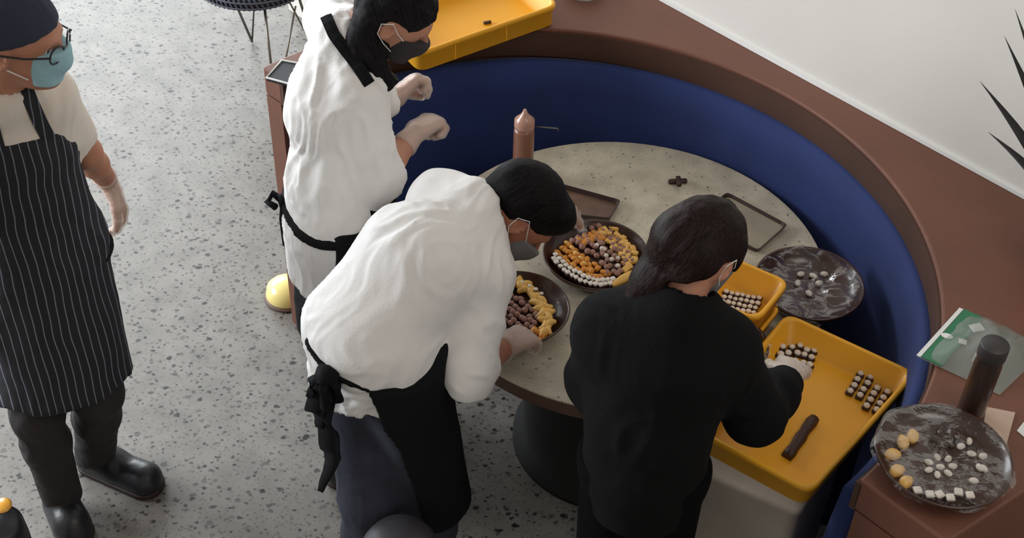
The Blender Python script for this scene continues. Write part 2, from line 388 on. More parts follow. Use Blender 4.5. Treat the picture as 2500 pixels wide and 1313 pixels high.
# ------------------------------------------------------------------ anatomy
def head(S, c, f, u, sc=1.0, infl=0, ears=True, face=True):
    c = npv(c); f = nrm(f); r = nrm(np.cross(f, u)); u = np.cross(r, f)
    P = lambda x, y, z: c+(r*x+f*y+u*z)*sc
    S.ell(P(0, -.012, .028), npv((.074, .094, .086))*sc, (r, f, u), k=.02, infl=infl)
    S.cone(P(0, .03, 0), P(0, .052, -.07), .062*sc, .036*sc, k=.035, flat=(r, .95), infl=infl)
    S.cone(P(0, .0, -.03), P(0, .03, -.07), .055*sc, .04*sc, k=.03, infl=infl)
    if face:
        S.cone(P(-.03, .076, .022), P(.03, .076, .022), .012*sc, k=.02)
        S.cone(P(0, .087, .012), P(0, .108, -.022), .007*sc, .012*sc, k=.012)
        S.ell(P(-.03, .09, .004), npv((.016, .012, .012))*sc, (r, f, u), k=.015, op='sub'); S.ell(P(.03, .09, .004), npv((.016, .012, .012))*sc, (r, f, u), k=.015, op='sub')
        S.cone(P(-.018, .083, -.05), P(.018, .083, -.05), .008*sc, k=.01); S.cone(P(-.014, .081, -.061), P(.014, .081, -.061), .009*sc, k=.008)
        S.ell(P(0, .072, -.085), npv((.02, .018, .016))*sc, (r, f, u), k=.02)
    if ears:
        for sgn in (-1, 1):
            e = P(sgn*.074, -.004, -.006)
            S.ell(e, npv((.009, .019, .032))*sc, (nrm(r+f*.35*-sgn*sgn), f, u), k=.01)
            S.ell(P(sgn*.082, -.001, -.002), npv((.007, .010, .018))*sc, (r, f, u), k=.004, op='sub')
    return P
def eyes(P, parent, sc=1.0):
    for sgn in (-1, 1):
        bm = bmesh.new(); bmesh.ops.create_uvsphere(bm, u_segments=14, v_segments=10, radius=.0125*sc, matrix=Matrix.Translation(Vector(P(sgn*.03, .068, .004))))
        e = obj('eye', bm, M['eye'], parent, True)
        bm = bmesh.new(); bmesh.ops.create_uvsphere(bm, u_segments=12, v_segments=8, radius=.0065*sc, matrix=Matrix.Translation(Vector(P(sgn*.03, .0758, .003))))
        obj('iris', bm, M['iris'], e, True)
def hand_prims(wr, d, pn, side, curl=(.3, .35, .4, .45), spread=.12, sc=1.0, thumb=.5, thumb_out=.7):
    """tapered segments of palm, four fingers and thumb; pn = palm normal, side=+1 puts the index on cross(d,pn)"""
    wr = npv(wr); d = nrm(d); pn = nrm(npv(pn)-d*(npv(pn)@d)); lat = np.cross(d, pn)*side; out = []
    Ls = (.070, .079, .073, .056)
    for i in range(4):
        o = (1.5-i)*.0195; k0 = wr+d*(.088-.006*abs(i-1.2))*sc+lat*o*sc
        out.append((wr+d*.012*sc+lat*o*.55*sc, k0, .0145*sc, .0115*sc, .012))
        dirn = nrm(d+lat*(1.5-i)*spread); p = k0; ang = 0
        for j, (fr, cu) in enumerate(((.46, 55), (.30, 70), (.24, 45))):
            ang += math.radians(cu)*curl[i]; v = dirn*math.cos(ang)+pn*math.sin(ang)
            q = p+v*Ls[i]*fr*sc; out.append((p, q, (.0105-.0012*j)*sc, (.0096-.0013*j)*sc, .004)); p = q
    t0 = wr+d*.022*sc+lat*.02*sc; t1 = t0+nrm(d*.75+lat*thumb_out+pn*.35)*.045*sc
    t2 = t1+nrm(d*.9+lat*.35*thumb_out+pn*thumb)*.034*sc; t3 = t2+nrm(d*.9+pn*thumb*1.4)*.027*sc
    out += [(t0, t1, .015*sc, .0125*sc, .014), (t1, t2, .0115*sc, .0105*sc, .004), (t2, t3, .0105*sc, .0085*sc, .004)]
    out.append((wr+d*.03*sc+pn*.004*sc+lat*.012*sc, wr+d*.07*sc+pn*.004*sc, .017*sc, .014*sc, .012))
    return out
def put_hand(S, prims, infl=0, kmul=1):
    for a, b, ra, rb, k in prims: S.cone(a, b, ra, rb, k=k*kmul, infl=infl)
def bbox_of(prims, pad=.03):
    pts = np.array([p[0] for p in prims]+[p[1] for p in prims]); return pts.min(0)-pad, pts.max(0)+pad
def glove(prims, wr, el, parent, cuff=.05, infl=.0035, m=None):
    wr = npv(wr); el = npv(el); d = nrm(el-wr); lo, hi = bbox_of(prims, .04)
    lo = np.minimum(lo, wr+d*cuff-.05); hi = np.maximum(hi, wr+d*cuff+.05)
    G = Sculpt(lo, hi, .0035); put_hand(G, prims, infl, 1.3)
    G.cone(wr+d*cuff, wr, .036, .028, k=.012, cap0=True, infl=0)
    return G.mesh('glove', m or M['glove'], parent, disp=folds([], .0012, (45, 45, 45), 11), smooth_it=1)
def lerp(a, b, t): return npv(a)*(1-t)+npv(b)*t

# ================================================================== THE SETTING
bm = bmesh.new(); bm_box(bm, (0, 4, -.05), (14, 14, .1))
tag(obj('floor', bm, M['floor']), 'pale grey terrazzo floor with dark stone chips', 'floor', kind='structure')
BC = np.array([.05, 2.6]); RI = 1.02; LZ = 1.05
WP = np.array([.456, 3.81]); WD = np.array([.693, -.721]); WN = np.array([.721, .693])
a0, a1 = WP-WD*2.2, WP+WD*3.6
bm = bmesh.new(); bm_strip(bm, [a0, a1], [a0+WN*.15, a1+WN*.15], 0, 3.0)
tag(obj('wall_right', bm, M['wall']), 'white painted wall running behind the brown ledge', 'wall', kind='structure')
bm = bmesh.new(); bm_strip(bm, [a0-WN*.0, a1-WN*.0], [a0-WN*.012, a1-WN*.012], LZ+.001, LZ+.012)
tag(obj('trim_1', bm, M['white']), 'thin pale bead between wall and brown ledge', 'trim', kind='structure')

# ---- booth: curved ledge with a blue upholstered back
def outer_r(a):
    d = math.radians(a); u = np.array([math.cos(d), math.sin(d)])
    wall = ((WP-BC)@WN-.002)/max(u@WN, 1e-3) if u@WN > .05 else 9
    p = np.array([.93, 1.72])-BC; e = nrm((.81, .587)); n = np.array([e[1], -e[0]])
    edge = (p@n)/(u@n) if u@n > .05 else 9
    r = min(wall, edge, 9)
    if a > 84: 
        t = min(1, (a-84)/22); r = wall*(1-t)+(RI+.085)*t if t < 1 else RI+.085
    return r
angs = list(np.arange(-46, 137.1, 1.5))
def arc(c, r, an): return [(c[0]+(r(a) if callable(r) else r)*math.cos(math.radians(a)), c[1]+(r(a) if callable(r) else r)*math.sin(math.radians(a))) for a in an]
bt = thing('booth', 'curved brown booth with wide ledge and blue padded back around the round table', 'booth', (.05, 2.6, 0))
bm = bmesh.new(); bm_strip(bm, arc(BC, RI, angs), arc(BC, outer_r, angs), .955, LZ)
o = obj('ledge', bm, M['brown'], bt)
bv = o.modifiers.new('bevel', 'BEVEL'); bv.width = .006; bv.segments = 2; bv.limit_method = 'ANGLE'
M['inner_band'] = mat('dark_brown_band', (72, 46, 34), .6, noise=.08, nscale=6)  # darker brown for the strip along the ledge's inner face
bm = bmesh.new(); bm_strip(bm, arc(BC, RI-.006, angs), arc(BC, RI+.010, angs), .952, LZ-.012); obj('ledge_inner_band', bm, M['inner_band'], bt)
bm = bmesh.new(); bm_strip(bm, arc(BC, RI+.012, angs), arc(BC, lambda a: outer_r(a)-.004, angs), 0, .954)
obj('ledge_base', bm, M['brown'], bt)
BB = np.array([.09, 2.615])
def blue_face(z0, z1, r0, r1, an, name, m, thick):
    bm = bmesh.new(); N = 10; prof = []
    for i in range(N+1):
        t = i/N; prof.append((r0*(1-t)+r1*t+.012*math.sin(math.pi*t)*-1, z0*(1-t)+z1*t))
    prof += [(r1+thick, z1+.004), (r1+thick+.03, z1-.005), (r0+thick+.03, z0)]
    cols = [[bm.verts.new((BB[0]+r*math.cos(math.radians(a)), BB[1]+r*math.sin(math.radians(a)), z)) for r, z in prof] for a in an]
    for A_, B_ in zip(cols, cols[1:]):
        for k in range(len(prof)): bm.faces.new((A_[k], B_[k], B_[(k+1) % len(prof)], A_[(k+1) % len(prof)]))
    bm.faces.new(cols[0]); bm.faces.new(cols[-1])
    return obj(name, bm, m, bt, True)
blue_face(.02, .95, .925, .955, angs, 'backrest', M['blue'], .02)
sa = list(np.arange(-4, 118, 3))
bm = bmesh.new(); bm_strip(bm, arc(BB, .60, sa), arc(BB, .921, sa), .40, .47); o = obj('seat', bm, M['blueseat'], bt)
bv = o.modifiers.new('bevel', 'BEVEL'); bv.width = .02; bv.segments = 3; bv.limit_method = 'ANGLE'
bm = bmesh.new(); bm_strip(bm, arc(BB, .66, sa), arc(BB, .92, sa), .0, .399); obj('seat_base', bm, M['blueseat'], bt)

# ---- round terrazzo table
TC = (.32, 2.877)
tb = thing('round_table', 'round speckled stone table with dark wood edge and black drum base', 'table', (*TC, 0))
bm = bmesh.new(); bm_lathe(bm, [(0, .745), (.571, .745), (.571, .75), (.565, .7505), (0, .7505)], 96, (*TC, 0)); obj('tabletop', bm, M['table'], tb)
bm = bmesh.new(); bm_lathe(bm, [(0, .70), (.566, .70), (.5715, .704), (.5715, .744), (.566, .7448), (0, .7448)], 96, (*TC, 0)); obj('table_edge', bm, M['edge'], tb)
bm = bmesh.new(); bm_lathe(bm, [(0, 0), (.30, 0), (.30, .02), (.27, .05), (.26, .6), (.28, .69), (0, .69)], 64, (*TC, 0)); obj('drum_base', bm, M['black'], tb, True)

# ================================================================== CRATES
def crate(name, corners, z0, h, label, wall=.012, flare=.012, rib=False, t=.006, group=None):
    """corners: four rim corners (x, y) in order; floor at z0"""
    cs = np.array([np.array(c[:2]) for c in corners]); ctr = cs.mean(0)
    t_ = thing(name, label, 'crate', (ctr[0], ctr[1], z0), group)
    def rr(off, rad=.03, n=5):
        # rounded outline inset by off
        out = []
        for i in range(4):
            p, a, b = cs[i], cs[i-1], cs[(i+1) % 4]; ua, ub = nrm(a-p), nrm(b-p); q = p+(ua+ub)*off
            for k in range(n+1):
                u = k/n; s_, e_ = q+ua*rad, q+ub*rad
                out.append((1-u)**2*s_+2*u*(1-u)*q+u*u*e_)
        return out
    prof = [(flare+wall+.02, z0+t), (flare+wall+.004, z0+t+.001), (wall, z0+h), (wall-.004, z0+h+.003), (.002, z0+h+.003), (0, z0+h), (0, z0+h-.012), (wall*.55, z0+h-.014), (flare+.002, z0+.003), (flare+.006, z0)]
    bm = bmesh.new(); rings = [[bm.verts.new((p[0], p[1], z)) for p in rr(o_, .028+max(0, .01-o_*.3))] for o_, z in prof]
    for A_, B_ in zip(rings, rings[1:]):
        n = len(A_)
        for k in range(n): bm.faces.new((A_[k], A_[(k+1) % n], B_[(k+1) % n], B_[k]))
    bm.faces.new(rings[0]); bm.faces.new(rings[-1])
    obj('shell', bm, M['yellow'], t_, True)
    if rib:
        for i in range(4):
            p, q = cs[i], cs[(i+1) % 4]; d = nrm(q-p); nn = np.array([d[1], -d[0]])
            if nn@(p-ctr) < 0: nn = -nn
            for f in (.26, .62):
                c = p+(q-p)*f - nn*.009; bm = bmesh.new()
                bm_box(bm, (c[0], c[1], z0+h*.46), (.004, .010, h*.78), Matrix.Rotation(math.atan2(d[1], d[0]), 3, 'Z')); obj('rib', bm, M['yellow'], t_)
    return t_
def quad(*pts, z): return [A(x, y, z).xy for x, y in pts]
# back crate on the ledge: front edge from (1015,133) to (1365,15)
c0 = np.array(A(1020, 133, 1.125).xy); c1 = np.array(A(1366, 12, 1.125).xy); e = nrm(c1-c0); nn = np.array([-e[1], e[0]])
side = nrm(np.array(A(984, 97, 1.125).xy)-c0)
crate('yellow_crate', [c0, c1, c1+side*.34, c0+side*.34], 1.055, .07, 'yellow plastic crate with ribbed sides lying empty on the ledge at the top', rib=True, flare=.004)
crate('yellow_crate', quad((1920, 764), (2240, 912), (1980, 1204), (1690, 1048), z=.832), .757, .075, 'large yellow plastic crate in front, in which the gloved hand reaches, on the grey bin', wall=.013)
p0 = np.array(A(1930, 690, .895).xy); u1 = nrm(np.array(A(1790, 630, .895).xy)-p0); u2 = nrm(np.array(A(1862, 772, .895).xy)-p0)
SCs = [p0, p0+u1*.24, p0+u1*.24+u2*.20, p0+u2*.185]; ctr_ = sum(SCs)/4
crate('yellow_crate', SCs, .818, .079, 'small yellow crate of white-topped sweets stacked on another behind the woman in black', wall=.012)
crate('yellow_crate', [ctr_+(q-ctr_)*.97+u2*.006 for q in SCs], .7515, .063, 'lower small yellow crate on the table with the crate of white-topped sweets standing on it', wall=.012)
# grey translucent storage bin under the front crate
def bin_():
    cs = quad((1905, 905), (2110, 985), (1966, 1212), (1690, 1098), z=.752)
    c = sum((Vector(p) for p in cs), Vector((0, 0)))/4
    t_ = thing('storage_bin', 'cloudy grey plastic bin standing on the floor under the large yellow crate', 'bin', (c.x, c.y, 0))
    bm = bmesh.new(); rings = []
    for f, z in ((.86, .0), (.88, .02), (.93, .66), (.98, .662), (.98, .70), (.95, .702), (.95, .754)):
        ring = []
        for i in range(4):
            p = Vector(cs[i]); a = Vector(cs[i-1]); b = Vector(cs[(i+1) % 4]); p, a, b = (c+(v-c)*f for v in (p, a, b))
            for k in range(5):
                u = k/4; s_ = p+(a-p).normalized()*.03; e_ = p+(b-p).normalized()*.03
                q = s_*(1-u)**2+p*2*u*(1-u)+e_*u*u; ring.append(bm.verts.new((q.x, q.y, z)))
        rings.append(ring)
    for A_, B_ in zip(rings, rings[1:]):
        for k in range(len(A_)): bm.faces.new((A_[k], A_[(k+1) % len(A_)], B_[(k+1) % len(A_)], B_[k]))
    bm.faces.new(rings[0]); bm.faces.new(rings[-1])
    obj('body', bm, mat('cloudy_plastic', (214, 203, 190), .4, noise=.1, nscale=6, bump=.3, bscale=9), t_, True)
bin_()

# ================================================================== BOWLS
def bowl(name, x, y, z, r, h, label, base=None, m=None, wob=.004, inner=.018):
    px = A(x, y, z+h)
    t_ = thing(name, label, 'bowl', (px.x, px.y, z))
    bm = bmesh.new()
    bm_lathe(bm, [(0, 0), (r*.62, 0), (r*.70, .006), (r*.93, h*.75), (r*.985, h), (r*1.0, h+.004), (r*.985, h+.008), (r*.95, h+.004), (r*.90, h*.72), (r*.72, inner+.004), (r*.5, inner), (0, inner)], 56, (px.x, px.y, z), wob=wob)
    obj('bowl_body', bm, m or M['clay'], t_, True)
    return t_, px
TZ = .7515
B1, P1 = bowl('clay_bowl', 1455, 622, TZ, .150, .052, 'dark clay bowl heaped with yellow and white sweets in the middle of the table')
B2, P2 = bowl('clay_bowl', 1262, 752, TZ, .143, .052, 'dark clay bowl of sweets under the hand of the bending man')
B3, P3 = bowl('clay_bowl', 1762, 842, TZ, .122, .066, 'dark clay bowl half hidden by the black sweatshirt sleeve')
B4, P4 = bowl('clay_bowl', 1976, 692, TZ, .150, .060, 'almost empty dark clay bowl with film at the right edge of the table')
B5, P5 = bowl('clay_bowl', 2302, 1112, LZ+.001, .146, .045, 'film-covered clay bowl with ring of sweets on the brown ledge at lower right', inner=.024)

# ---- sweets
def sm(name, col, rough=.6, **k): return mat(name, col, rough, noise=.12, nscale=60, **k)
SW = dict(choc=sm('chocolate', (58, 34, 26), .5), white=sm('white_icing', (222, 212, 200), .7), orange=sm('candied_orange', (205, 134, 44), .45), yellow=sm('yellow_candy', (226, 178, 92), .5),
          rose=sm('cocoa_pink', (150, 112, 98), .7), cream=sm('pale_cream', (218, 192, 150), .6))
def proto_mesh(kind, seed=0):
    r_ = random.Random(seed); bm = bmesh.new()
    if kind == 'square':      # iced chocolate square
        bm_box(bm, (0, 0, .006), (.018, .018, .012), None, .002, 0); bm_box(bm, (0, 0, .0145), (.0165, .0165, .007), None, .003, 1)
        mats = [SW['choc'], SW['white']]
    elif kind == 'dot':
        bm_box(bm, (0, 0, .005), (.02, .02, .010), None, .003, 0)
        bmesh.ops.create_uvsphere(bm, u_segments=12, v_segments=7, radius=1, matrix=Matrix.Translation((0, 0, .012)) @ Matrix.Diagonal((.0088, .0088, .006, 1)))
        for f in bm.faces:
            if f.calc_center_median().z > .0111: f.material_index = 1
        mats = [SW['choc'], SW['white']]
    elif kind == 'bead':
        bmesh.ops.create_icosphere(bm, subdivisions=2, radius=.0095, matrix=Matrix.Translation((0, 0, .008)))
        for v in bm.verts: v.co += v.co.normalized()*r_.uniform(-.0012, .0012)
        mats = [SW['rose']]
    elif kind == 'bead_white':
        bmesh.ops.create_icosphere(bm, subdivisions=2, radius=.0085, matrix=Matrix.Translation((0, 0, .008)))
        mats = [SW['white']]
    elif kind in ('wedge', 'crescent', 'pastry'):
        w_, n, rad, sweep = {'wedge': (.010, 8, .020, 1.3), 'crescent': (.0115, 10, .021, 2.2), 'pastry': (.0125, 9, .05, .75)}[kind]
        pts = [(rad*math.cos(a)-rad, rad*math.sin(a), .008) for a in np.linspace(-sweep/2, sweep/2, n)]
        bm_tube(bm, pts, [w_*(.35+.65*math.sin(math.pi*(i+.5)/n)) for i in range(n)], 8)
        mats = [SW['orange' if kind == 'wedge' else 'yellow' if kind == 'crescent' else 'yellow']]
    elif kind == 'fruit_square':
        bm_box(bm, (0, 0, .007), (.026, .020, .014), None, .004, 0); mats = [SW['yellow']]
    elif kind == 'cream_oval':
        bmesh.ops.create_uvsphere(bm, u_segments=12, v_segments=8, radius=1, matrix=Matrix.Translation((0, 0, .007)) @ Matrix.Diagonal((.012, .0085, .007, 1)))
        mats = [SW['white']]
    elif kind == 'bar':
        pts = [(x, .012*math.sin(x*14), .009) for x in np.linspace(-.085, .085, 9)]
        bm_tube(bm, pts, [.013+.0015*math.sin(i*2.1) for i in range(9)], 8); mats = [SW['choc']]
    elif kind == 'chunk':
        bm_box(bm, (0, 0, .006), (.036, .013, .012), None, .003, 0); mats = [SW['choc']]
    elif kind == 'orange_chunk':
        bm_box(bm, (0, 0, .008), (.03, .022, .016), None, .005, 0); mats = [SW['orange']]
    me = bpy.data.meshes.new(kind); bmesh.ops.recalc_face_normals(bm, faces=bm.faces); bm.to_mesh(me); bm.free()
    for m_ in mats: me.materials.append(m_)
    me.shade_smooth(); return me
PM = {}
def sweet(kind, name, cat, label, group, x, y, z, rot=None, sc=1.0, tilt=0.0):
    if kind not in PM: PM[kind] = proto_mesh(kind)
    o = bpy.data.objects.new(name, PM[kind]); COL.objects.link(o)
    p = A(x, y, z+.008); o.location = (p.x, p.y, z)
    o.rotation_euler = (random.uniform(-tilt, tilt), random.uniform(-tilt, tilt), random.uniform(0, 6.28) if rot is None else rot)
    o.scale = (sc, sc, sc); return tag(o, label, cat, group)
def row(kind, name, cat, label, group, pts, n, z, jit=0, rot=None, sc=1.0, tilt=0.0, rows=1, dx=0, dy=0):
    pts = np.array(pts, float); seg = np.r_[0, np.cumsum(np.hypot(*np.diff(pts, axis=0).T))]
    for r_ in range(rows):
        for t in np.linspace(0, seg[-1], n):
            x = np.interp(t, seg, pts[:, 0])+dx*r_; y = np.interp(t, seg, pts[:, 1])+dy*r_
            sweet(kind, name, cat, label, group, x+random.uniform(-jit, jit), y+random.uniform(-jit, jit), z+random.uniform(0, .002), rot, sc*random.uniform(.92, 1.08), tilt)
h1 = TZ+.0185
# support mound in bowls one and two (packed sweets nobody could count)
def mound(name, label, P, r, z, m, h=.012, mat_=None):
    bm = bmesh.new(); bm_lathe(bm, [(0, z), (r*.8, z), (r, z+h*.3), (r*.93, z+h*.8), (r*.5, z+h), (0, z+h)], 40, (P.x, P.y, 0), wob=.03)
    for v in bm.verts: v.co.z += random.uniform(-.001, .001)
    return tag(obj(name, bm, mat_ or SW['choc'], None, True), label, 'sweets', kind='stuff')
mound('chocolate_filling', 'chocolate crumbs packed under the sweets in the middle bowl', P1, .112, h1, None, .014)
mound('chocolate_filling', 'chocolate crumbs packed under the sweets in the bowl by the bending man', P2, .104, h1, None, .014)
z1 = h1+.0135
G1 = 'white-iced squares in the middle bowl'
row('square', 'iced_square', 'sweet', 'white-iced chocolate square in the checkered row along the near left rim of the middle bowl', G1, [(1351, 634), (1382, 664), (1420, 687), (1458, 697), (1490, 694)], 14, z1+.003, 1, .5, .85, .1, 2, 6, -10)
row('wedge', 'orange_slice', 'sweet', 'orange candied slice heaped in the left half of the middle bowl', 'orange slices in the left of the middle bowl', [(1362, 612), (1390, 640), (1420, 665), (1455, 685)], 12, z1, 5, None, .85, .5, 3, 12, -10)
row('pastry', 'cream_finger', 'sweet', 'pale finger-shaped sweet laid in the slanting line across the middle bowl', 'pale fingers across the middle bowl', [(1385, 590), (1405, 612), (1428, 640)], 5, z1+.008, 1, .9, .45, .2)
row('bead', 'cocoa_truffle', 'sweet', 'small pinkish-brown truffle in the centre of the middle bowl', 'truffles in the middle bowl', [(1400, 590), (1440, 610), (1478, 650), (1490, 680)], 11, z1+.003, 5, None, .95, .3, 5, 13, -10)
row('bead_white', 'sugared_bead', 'sweet', 'white sugared bead scattered among the truffles of the middle bowl', 'white beads in the middle bowl', [(1462, 590), (1478, 612), (1496, 628), (1512, 650)], 9, z1+.012, 8, None, .75, .3)
row('orange_chunk', 'orange_chunk', 'sweet', 'golden orange chunk near the far side of the middle bowl', 'orange chunks at the far side of the middle bowl', [(1418, 585), (1440, 575), (1468, 566)], 6, z1+.004, 4, None, .8, .3, 2, 4, 10)
row('fruit_square', 'yellow_fruit_square', 'sweet', 'pale yellow square sweet stacked at the right of the middle bowl', 'yellow squares in the middle bowl', [(1490, 552), (1510, 572), (1530, 592), (1548, 612), (1545, 640)], 10, z1+.004, 4, None, .85, .35, 3, -11, 7)
for i in range(2):
    q = sweet('pastry', 'orange_stick', 'sweet', 'long golden stick along the right rim of the middle bowl', 'golden sticks in the middle bowl', 1518+i*10, 682-i*4, z1+.006, -.75, 1.5, .05); q.scale = (1, 2.0, 1)
# bowl two
row('bead', 'cocoa_truffle', 'sweet', 'small brown truffle in the left of the bowl under the bending man', 'truffles in the bowl under the bending man', [(1238, 712), (1262, 728), (1290, 750), (1312, 775)], 9, z1+.002, 4, None, .9, .3, 5, -8, 13)
row('crescent', 'yellow_crescent', 'sweet', 'pale yellow crescent sweet in the curved row right of the truffles in the near bowl', 'yellow crescents in the bowl under the bending man', [(1268, 686), (1300, 706), (1328, 738), (1342, 775), (1338, 805)], 11, z1+.003, 2, None, .95, .3, 2, -13, 4)
row('wedge', 'orange_slice', 'sweet', 'orange candied slice at the near end of the bowl under the bending man', 'orange slices in the bowl under the bending man', [(1262, 690), (1252, 694)], 3, z1+.002, 3, None, .9, .3)
row('wedge', 'orange_slice', 'sweet', 'orange candied slice at the near right rim of the bowl under the bending man', 'orange slices at the near rim of that bowl', [(1300, 808), (1330, 815), (1318, 830)], 7, z1+.002, 4, None, .95, .3, 1)
row('dot', 'iced_square', 'sweet', 'white-topped sweet at the far rim of the bowl under the bending man', 'white-topped sweets at the far rim of that bowl', [(1275, 690), (1300, 700), (1322, 716)], 4, z1+.012, 2, None, .7, .2)
row('square', 'iced_square', 'sweet', 'white-iced piece along the inner left of the bowl beside the black sleeve', 'iced pieces in the bowl beside the black sleeve', [(1745, 782), (1790, 800), (1825, 836), (1840, 880)], 9, TZ+.0215, 3, None, .9, .3, 1)
# small crate: block of white-topped sweets
PH = math.atan2(u1[1], u1[0])
row('dot', 'white_topped_sweet', 'sweet', 'white-topped chocolate in the packed block in the small yellow crate', 'white-topped chocolates in the small crate', [(1772, 712), (1853, 728)], 7, .8248, 1, PH, .82, 0, 4, -4, 12)
# big crate: two blocks of 2 x 4 and a cluster under the hand
def block(p0, p1, q1, n, m_, z, label, group, sc=.9, rot=None):
    p0, p1, q1 = map(np.array, (p0, p1, q1)); a_ = A(*p0, z); b_ = A(*p1, z); rz = math.atan2(b_.y-a_.y, b_.x-a_.x)
    for i in range(n):
        for j in range(m_):
            x, y = p0+(p1-p0)*i/(n-1)+(q1-p0)*j/(m_-1)
            sweet('dot', 'white_topped_sweet', 'sweet', label, group, x+random.uniform(-1, 1), y+random.uniform(-1, 1), z, rz, sc)
CZ = .7645
block((2076, 956), (2102, 912), (2100, 966), 4, 2, CZ, 'white-topped chocolate in the left of the two blocks in the large yellow crate', 'left block in the large crate', 1.0)
block((2116, 992), (2142, 948), (2140, 1002), 4, 2, CZ, 'white-topped chocolate in the right of the two blocks in the large yellow crate', 'right block in the large crate', 1.0)
row('dot', 'white_topped_sweet', 'sweet', 'pinkish-white topped chocolate under the gloved fingers in the large yellow crate', 'chocolates under the gloved hand', [(1912, 850), (1945, 845), (1988, 858)], 5, CZ, 3, None, 1.0, 0, 3, -5, 16)
o = sweet('bar', 'chocolate_bar', 'chocolate', 'long knobbly brown chocolate bar lying in the large yellow crate', None, 1955, 1068, CZ-.004, None, 1.0)
a_, b_ = A(1905, 1115, CZ), A(2005, 1025, CZ); o.rotation_euler = (0, 0, math.atan2(b_.y-a_.y, b_.x-a_.x)); o.scale = ((b_-a_).length/.19, 1.15, 1)
o = sweet('chunk', 'chocolate_chunk', 'chocolate', 'brown chocolate crumb lying in the empty crate at the top', None, 1190, 52, 1.062, .4, .7)
# crossed chocolate pieces on the table
for k, (dx, dy, rz, lab) in enumerate(((0, 0, .15, 'dark chocolate stick lying level in the crossed pair on the bare table'), (2, 1, 1.6, 'dark chocolate stick lying on top across the other one on the bare table'))):
    o = sweet('chunk', 'chocolate_stick', 'chocolate', lab, None, 1655+dx, 441+dy, TZ+.0+.013*k, rz, 1.35 if k == 0 else 1.15); 
    if k == 0: o.scale = (1.6, 1.1, 1)
# bowl five on the ledge
Z5 = LZ+.0255
for i in range(8):
    a = i*2*math.pi/7; x, y = (2296+27*math.cos(a)*1.15, 1136+22*math.sin(a)) if i < 7 else (2296, 1138)
    sweet('cream_oval', 'white_almond', 'sweet', 'small white oval in the flower pattern at the centre of the ledge bowl', 'white flower in the ledge bowl', x, y, Z5, -a, .85)
for i, (x, y) in enumerate(((2228, 1066), (2204, 1080), (2178, 1110), (2188, 1150), (2210, 1178))):
    o = sweet('pastry', 'golden_roll', 'sweet', 'plump golden roll in the curve along the left rim of the ledge bowl', 'golden rolls in the ledge bowl', x, y, Z5, [.9, 1.1, -.2+math.pi, .25+math.pi, .5+math.pi][i]-1.2, 1.0); o.scale = (1.15, .95, 1.1)
for x, y in ((2238, 1202), (2268, 1212), (2292, 1212), (2318, 1220), (2338, 1206), (2366, 1214)):
    sweet('square', 'white_square', 'sweet', 'white square sweet in the row along the near rim of the ledge bowl', 'white squares in the ledge bowl', x, y, Z5, random.uniform(-.3, .5), 1.1)
for x, y in ((2372, 1106), (2400, 1112), (2392, 1140), (2378, 1172), (2402, 1142), (2366, 1076), (2346, 1088)):
    sweet('cream_oval', 'pale_almond', 'sweet', 'pale oval sweet scattered along the right side of the ledge bowl', 'pale ovals in the ledge bowl', x, y, Z5, None, .9)
for x, y in ((2300, 1062), (2325, 1060), (2310, 1078), (2290, 1074), (2345, 1066)):
    sweet('crescent', 'shiny_chocolate', 'sweet', 'dark glossy curl at the far side of the ledge bowl', 'dark curls in the ledge bowl', x, y, Z5, None, .9).data
PM2 = PM['crescent'].copy()
for o in list(bpy.data.objects):
    if o.name.startswith('shiny_chocolate'): o.data = PM2
PM2.materials.clear(); PM2.materials.append(M['clay'])
mound('chocolate_filling', 'dark chocolate layer filling the ledge bowl', P5, .098, LZ+.0245, None, .004, M['clay'])
# clinging film over bowls
def film_sheet(name, label, P, r, z, seed, droop=.008, amp=.006, r1=1.0):
    bm = bmesh.new(); n, m_ = 72, 16; rings = [[bm.verts.new((P.x, P.y, z-droop))]]
    for j in range(1, m_+1):
        t = j/m_; R = r*t; ring = []
        for k in range(n):
            a = 2*math.pi*k/n; q = np.array([[math.cos(a)*R*38+seed, math.sin(a)*R*38, seed]])
            h = z-droop*(1-t*t)+amp*vnoise(q)[0]*(1 if t < .95 else .4)+amp*.8*(1-abs(vnoise(q*2.3)[0]))*t*.5
            if t > .93: h -= .012*(t-.93)/.07
            R2 = R*(1+.035*math.sin(7*a+seed)*max(0, t-.8)*5)
            ring.append(bm.verts.new((P.x+R2*math.cos(a), P.y+R2*math.sin(a), h)))
        rings.append(ring)
    for k in range(n): bm.faces.new((rings[0][0], rings[1][k], rings[1][(k+1) % n]))
    for A_, B_ in zip(rings[1:], rings[2:]):
        for k in range(n): bm.faces.new((A_[k], A_[(k+1) % n], B_[(k+1) % n], B_[k]))
    o = obj(name, bm, M['film'], None, True); s_ = o.modifiers.new('thick', 'SOLIDIFY'); s_.thickness = .0004
    return tag(o, label, 'plastic film')
film_sheet('cling_film', 'crumpled clear film over the almost empty bowl at the right of the table', P4, .143, TZ+.072, 2, .02, .012)
film_sheet('cling_film', 'clear film stretched over the bowl on the ledge', P5, .150, LZ+.058, 5, .004, .005)
film_sheet('cling_film', 'clear film over the bowl beside the black sweatshirt', P3, .126, TZ+.078, 8, .02, .010)
for (x, y, rz) in ((1955, 668, .4), (1975, 715, 2.0), (2045, 650, 1.2), (2000, 690, .3), (1985, 672, 2.6), (1948, 690, 1.2), (2012, 668, 0)):
    sweet('cream_oval', 'leftover_sweet', 'sweet', 'pale leftover crumb in the almost empty bowl', 'leftovers in the almost empty bowl', x, y, TZ+.019, rz, 1.0)

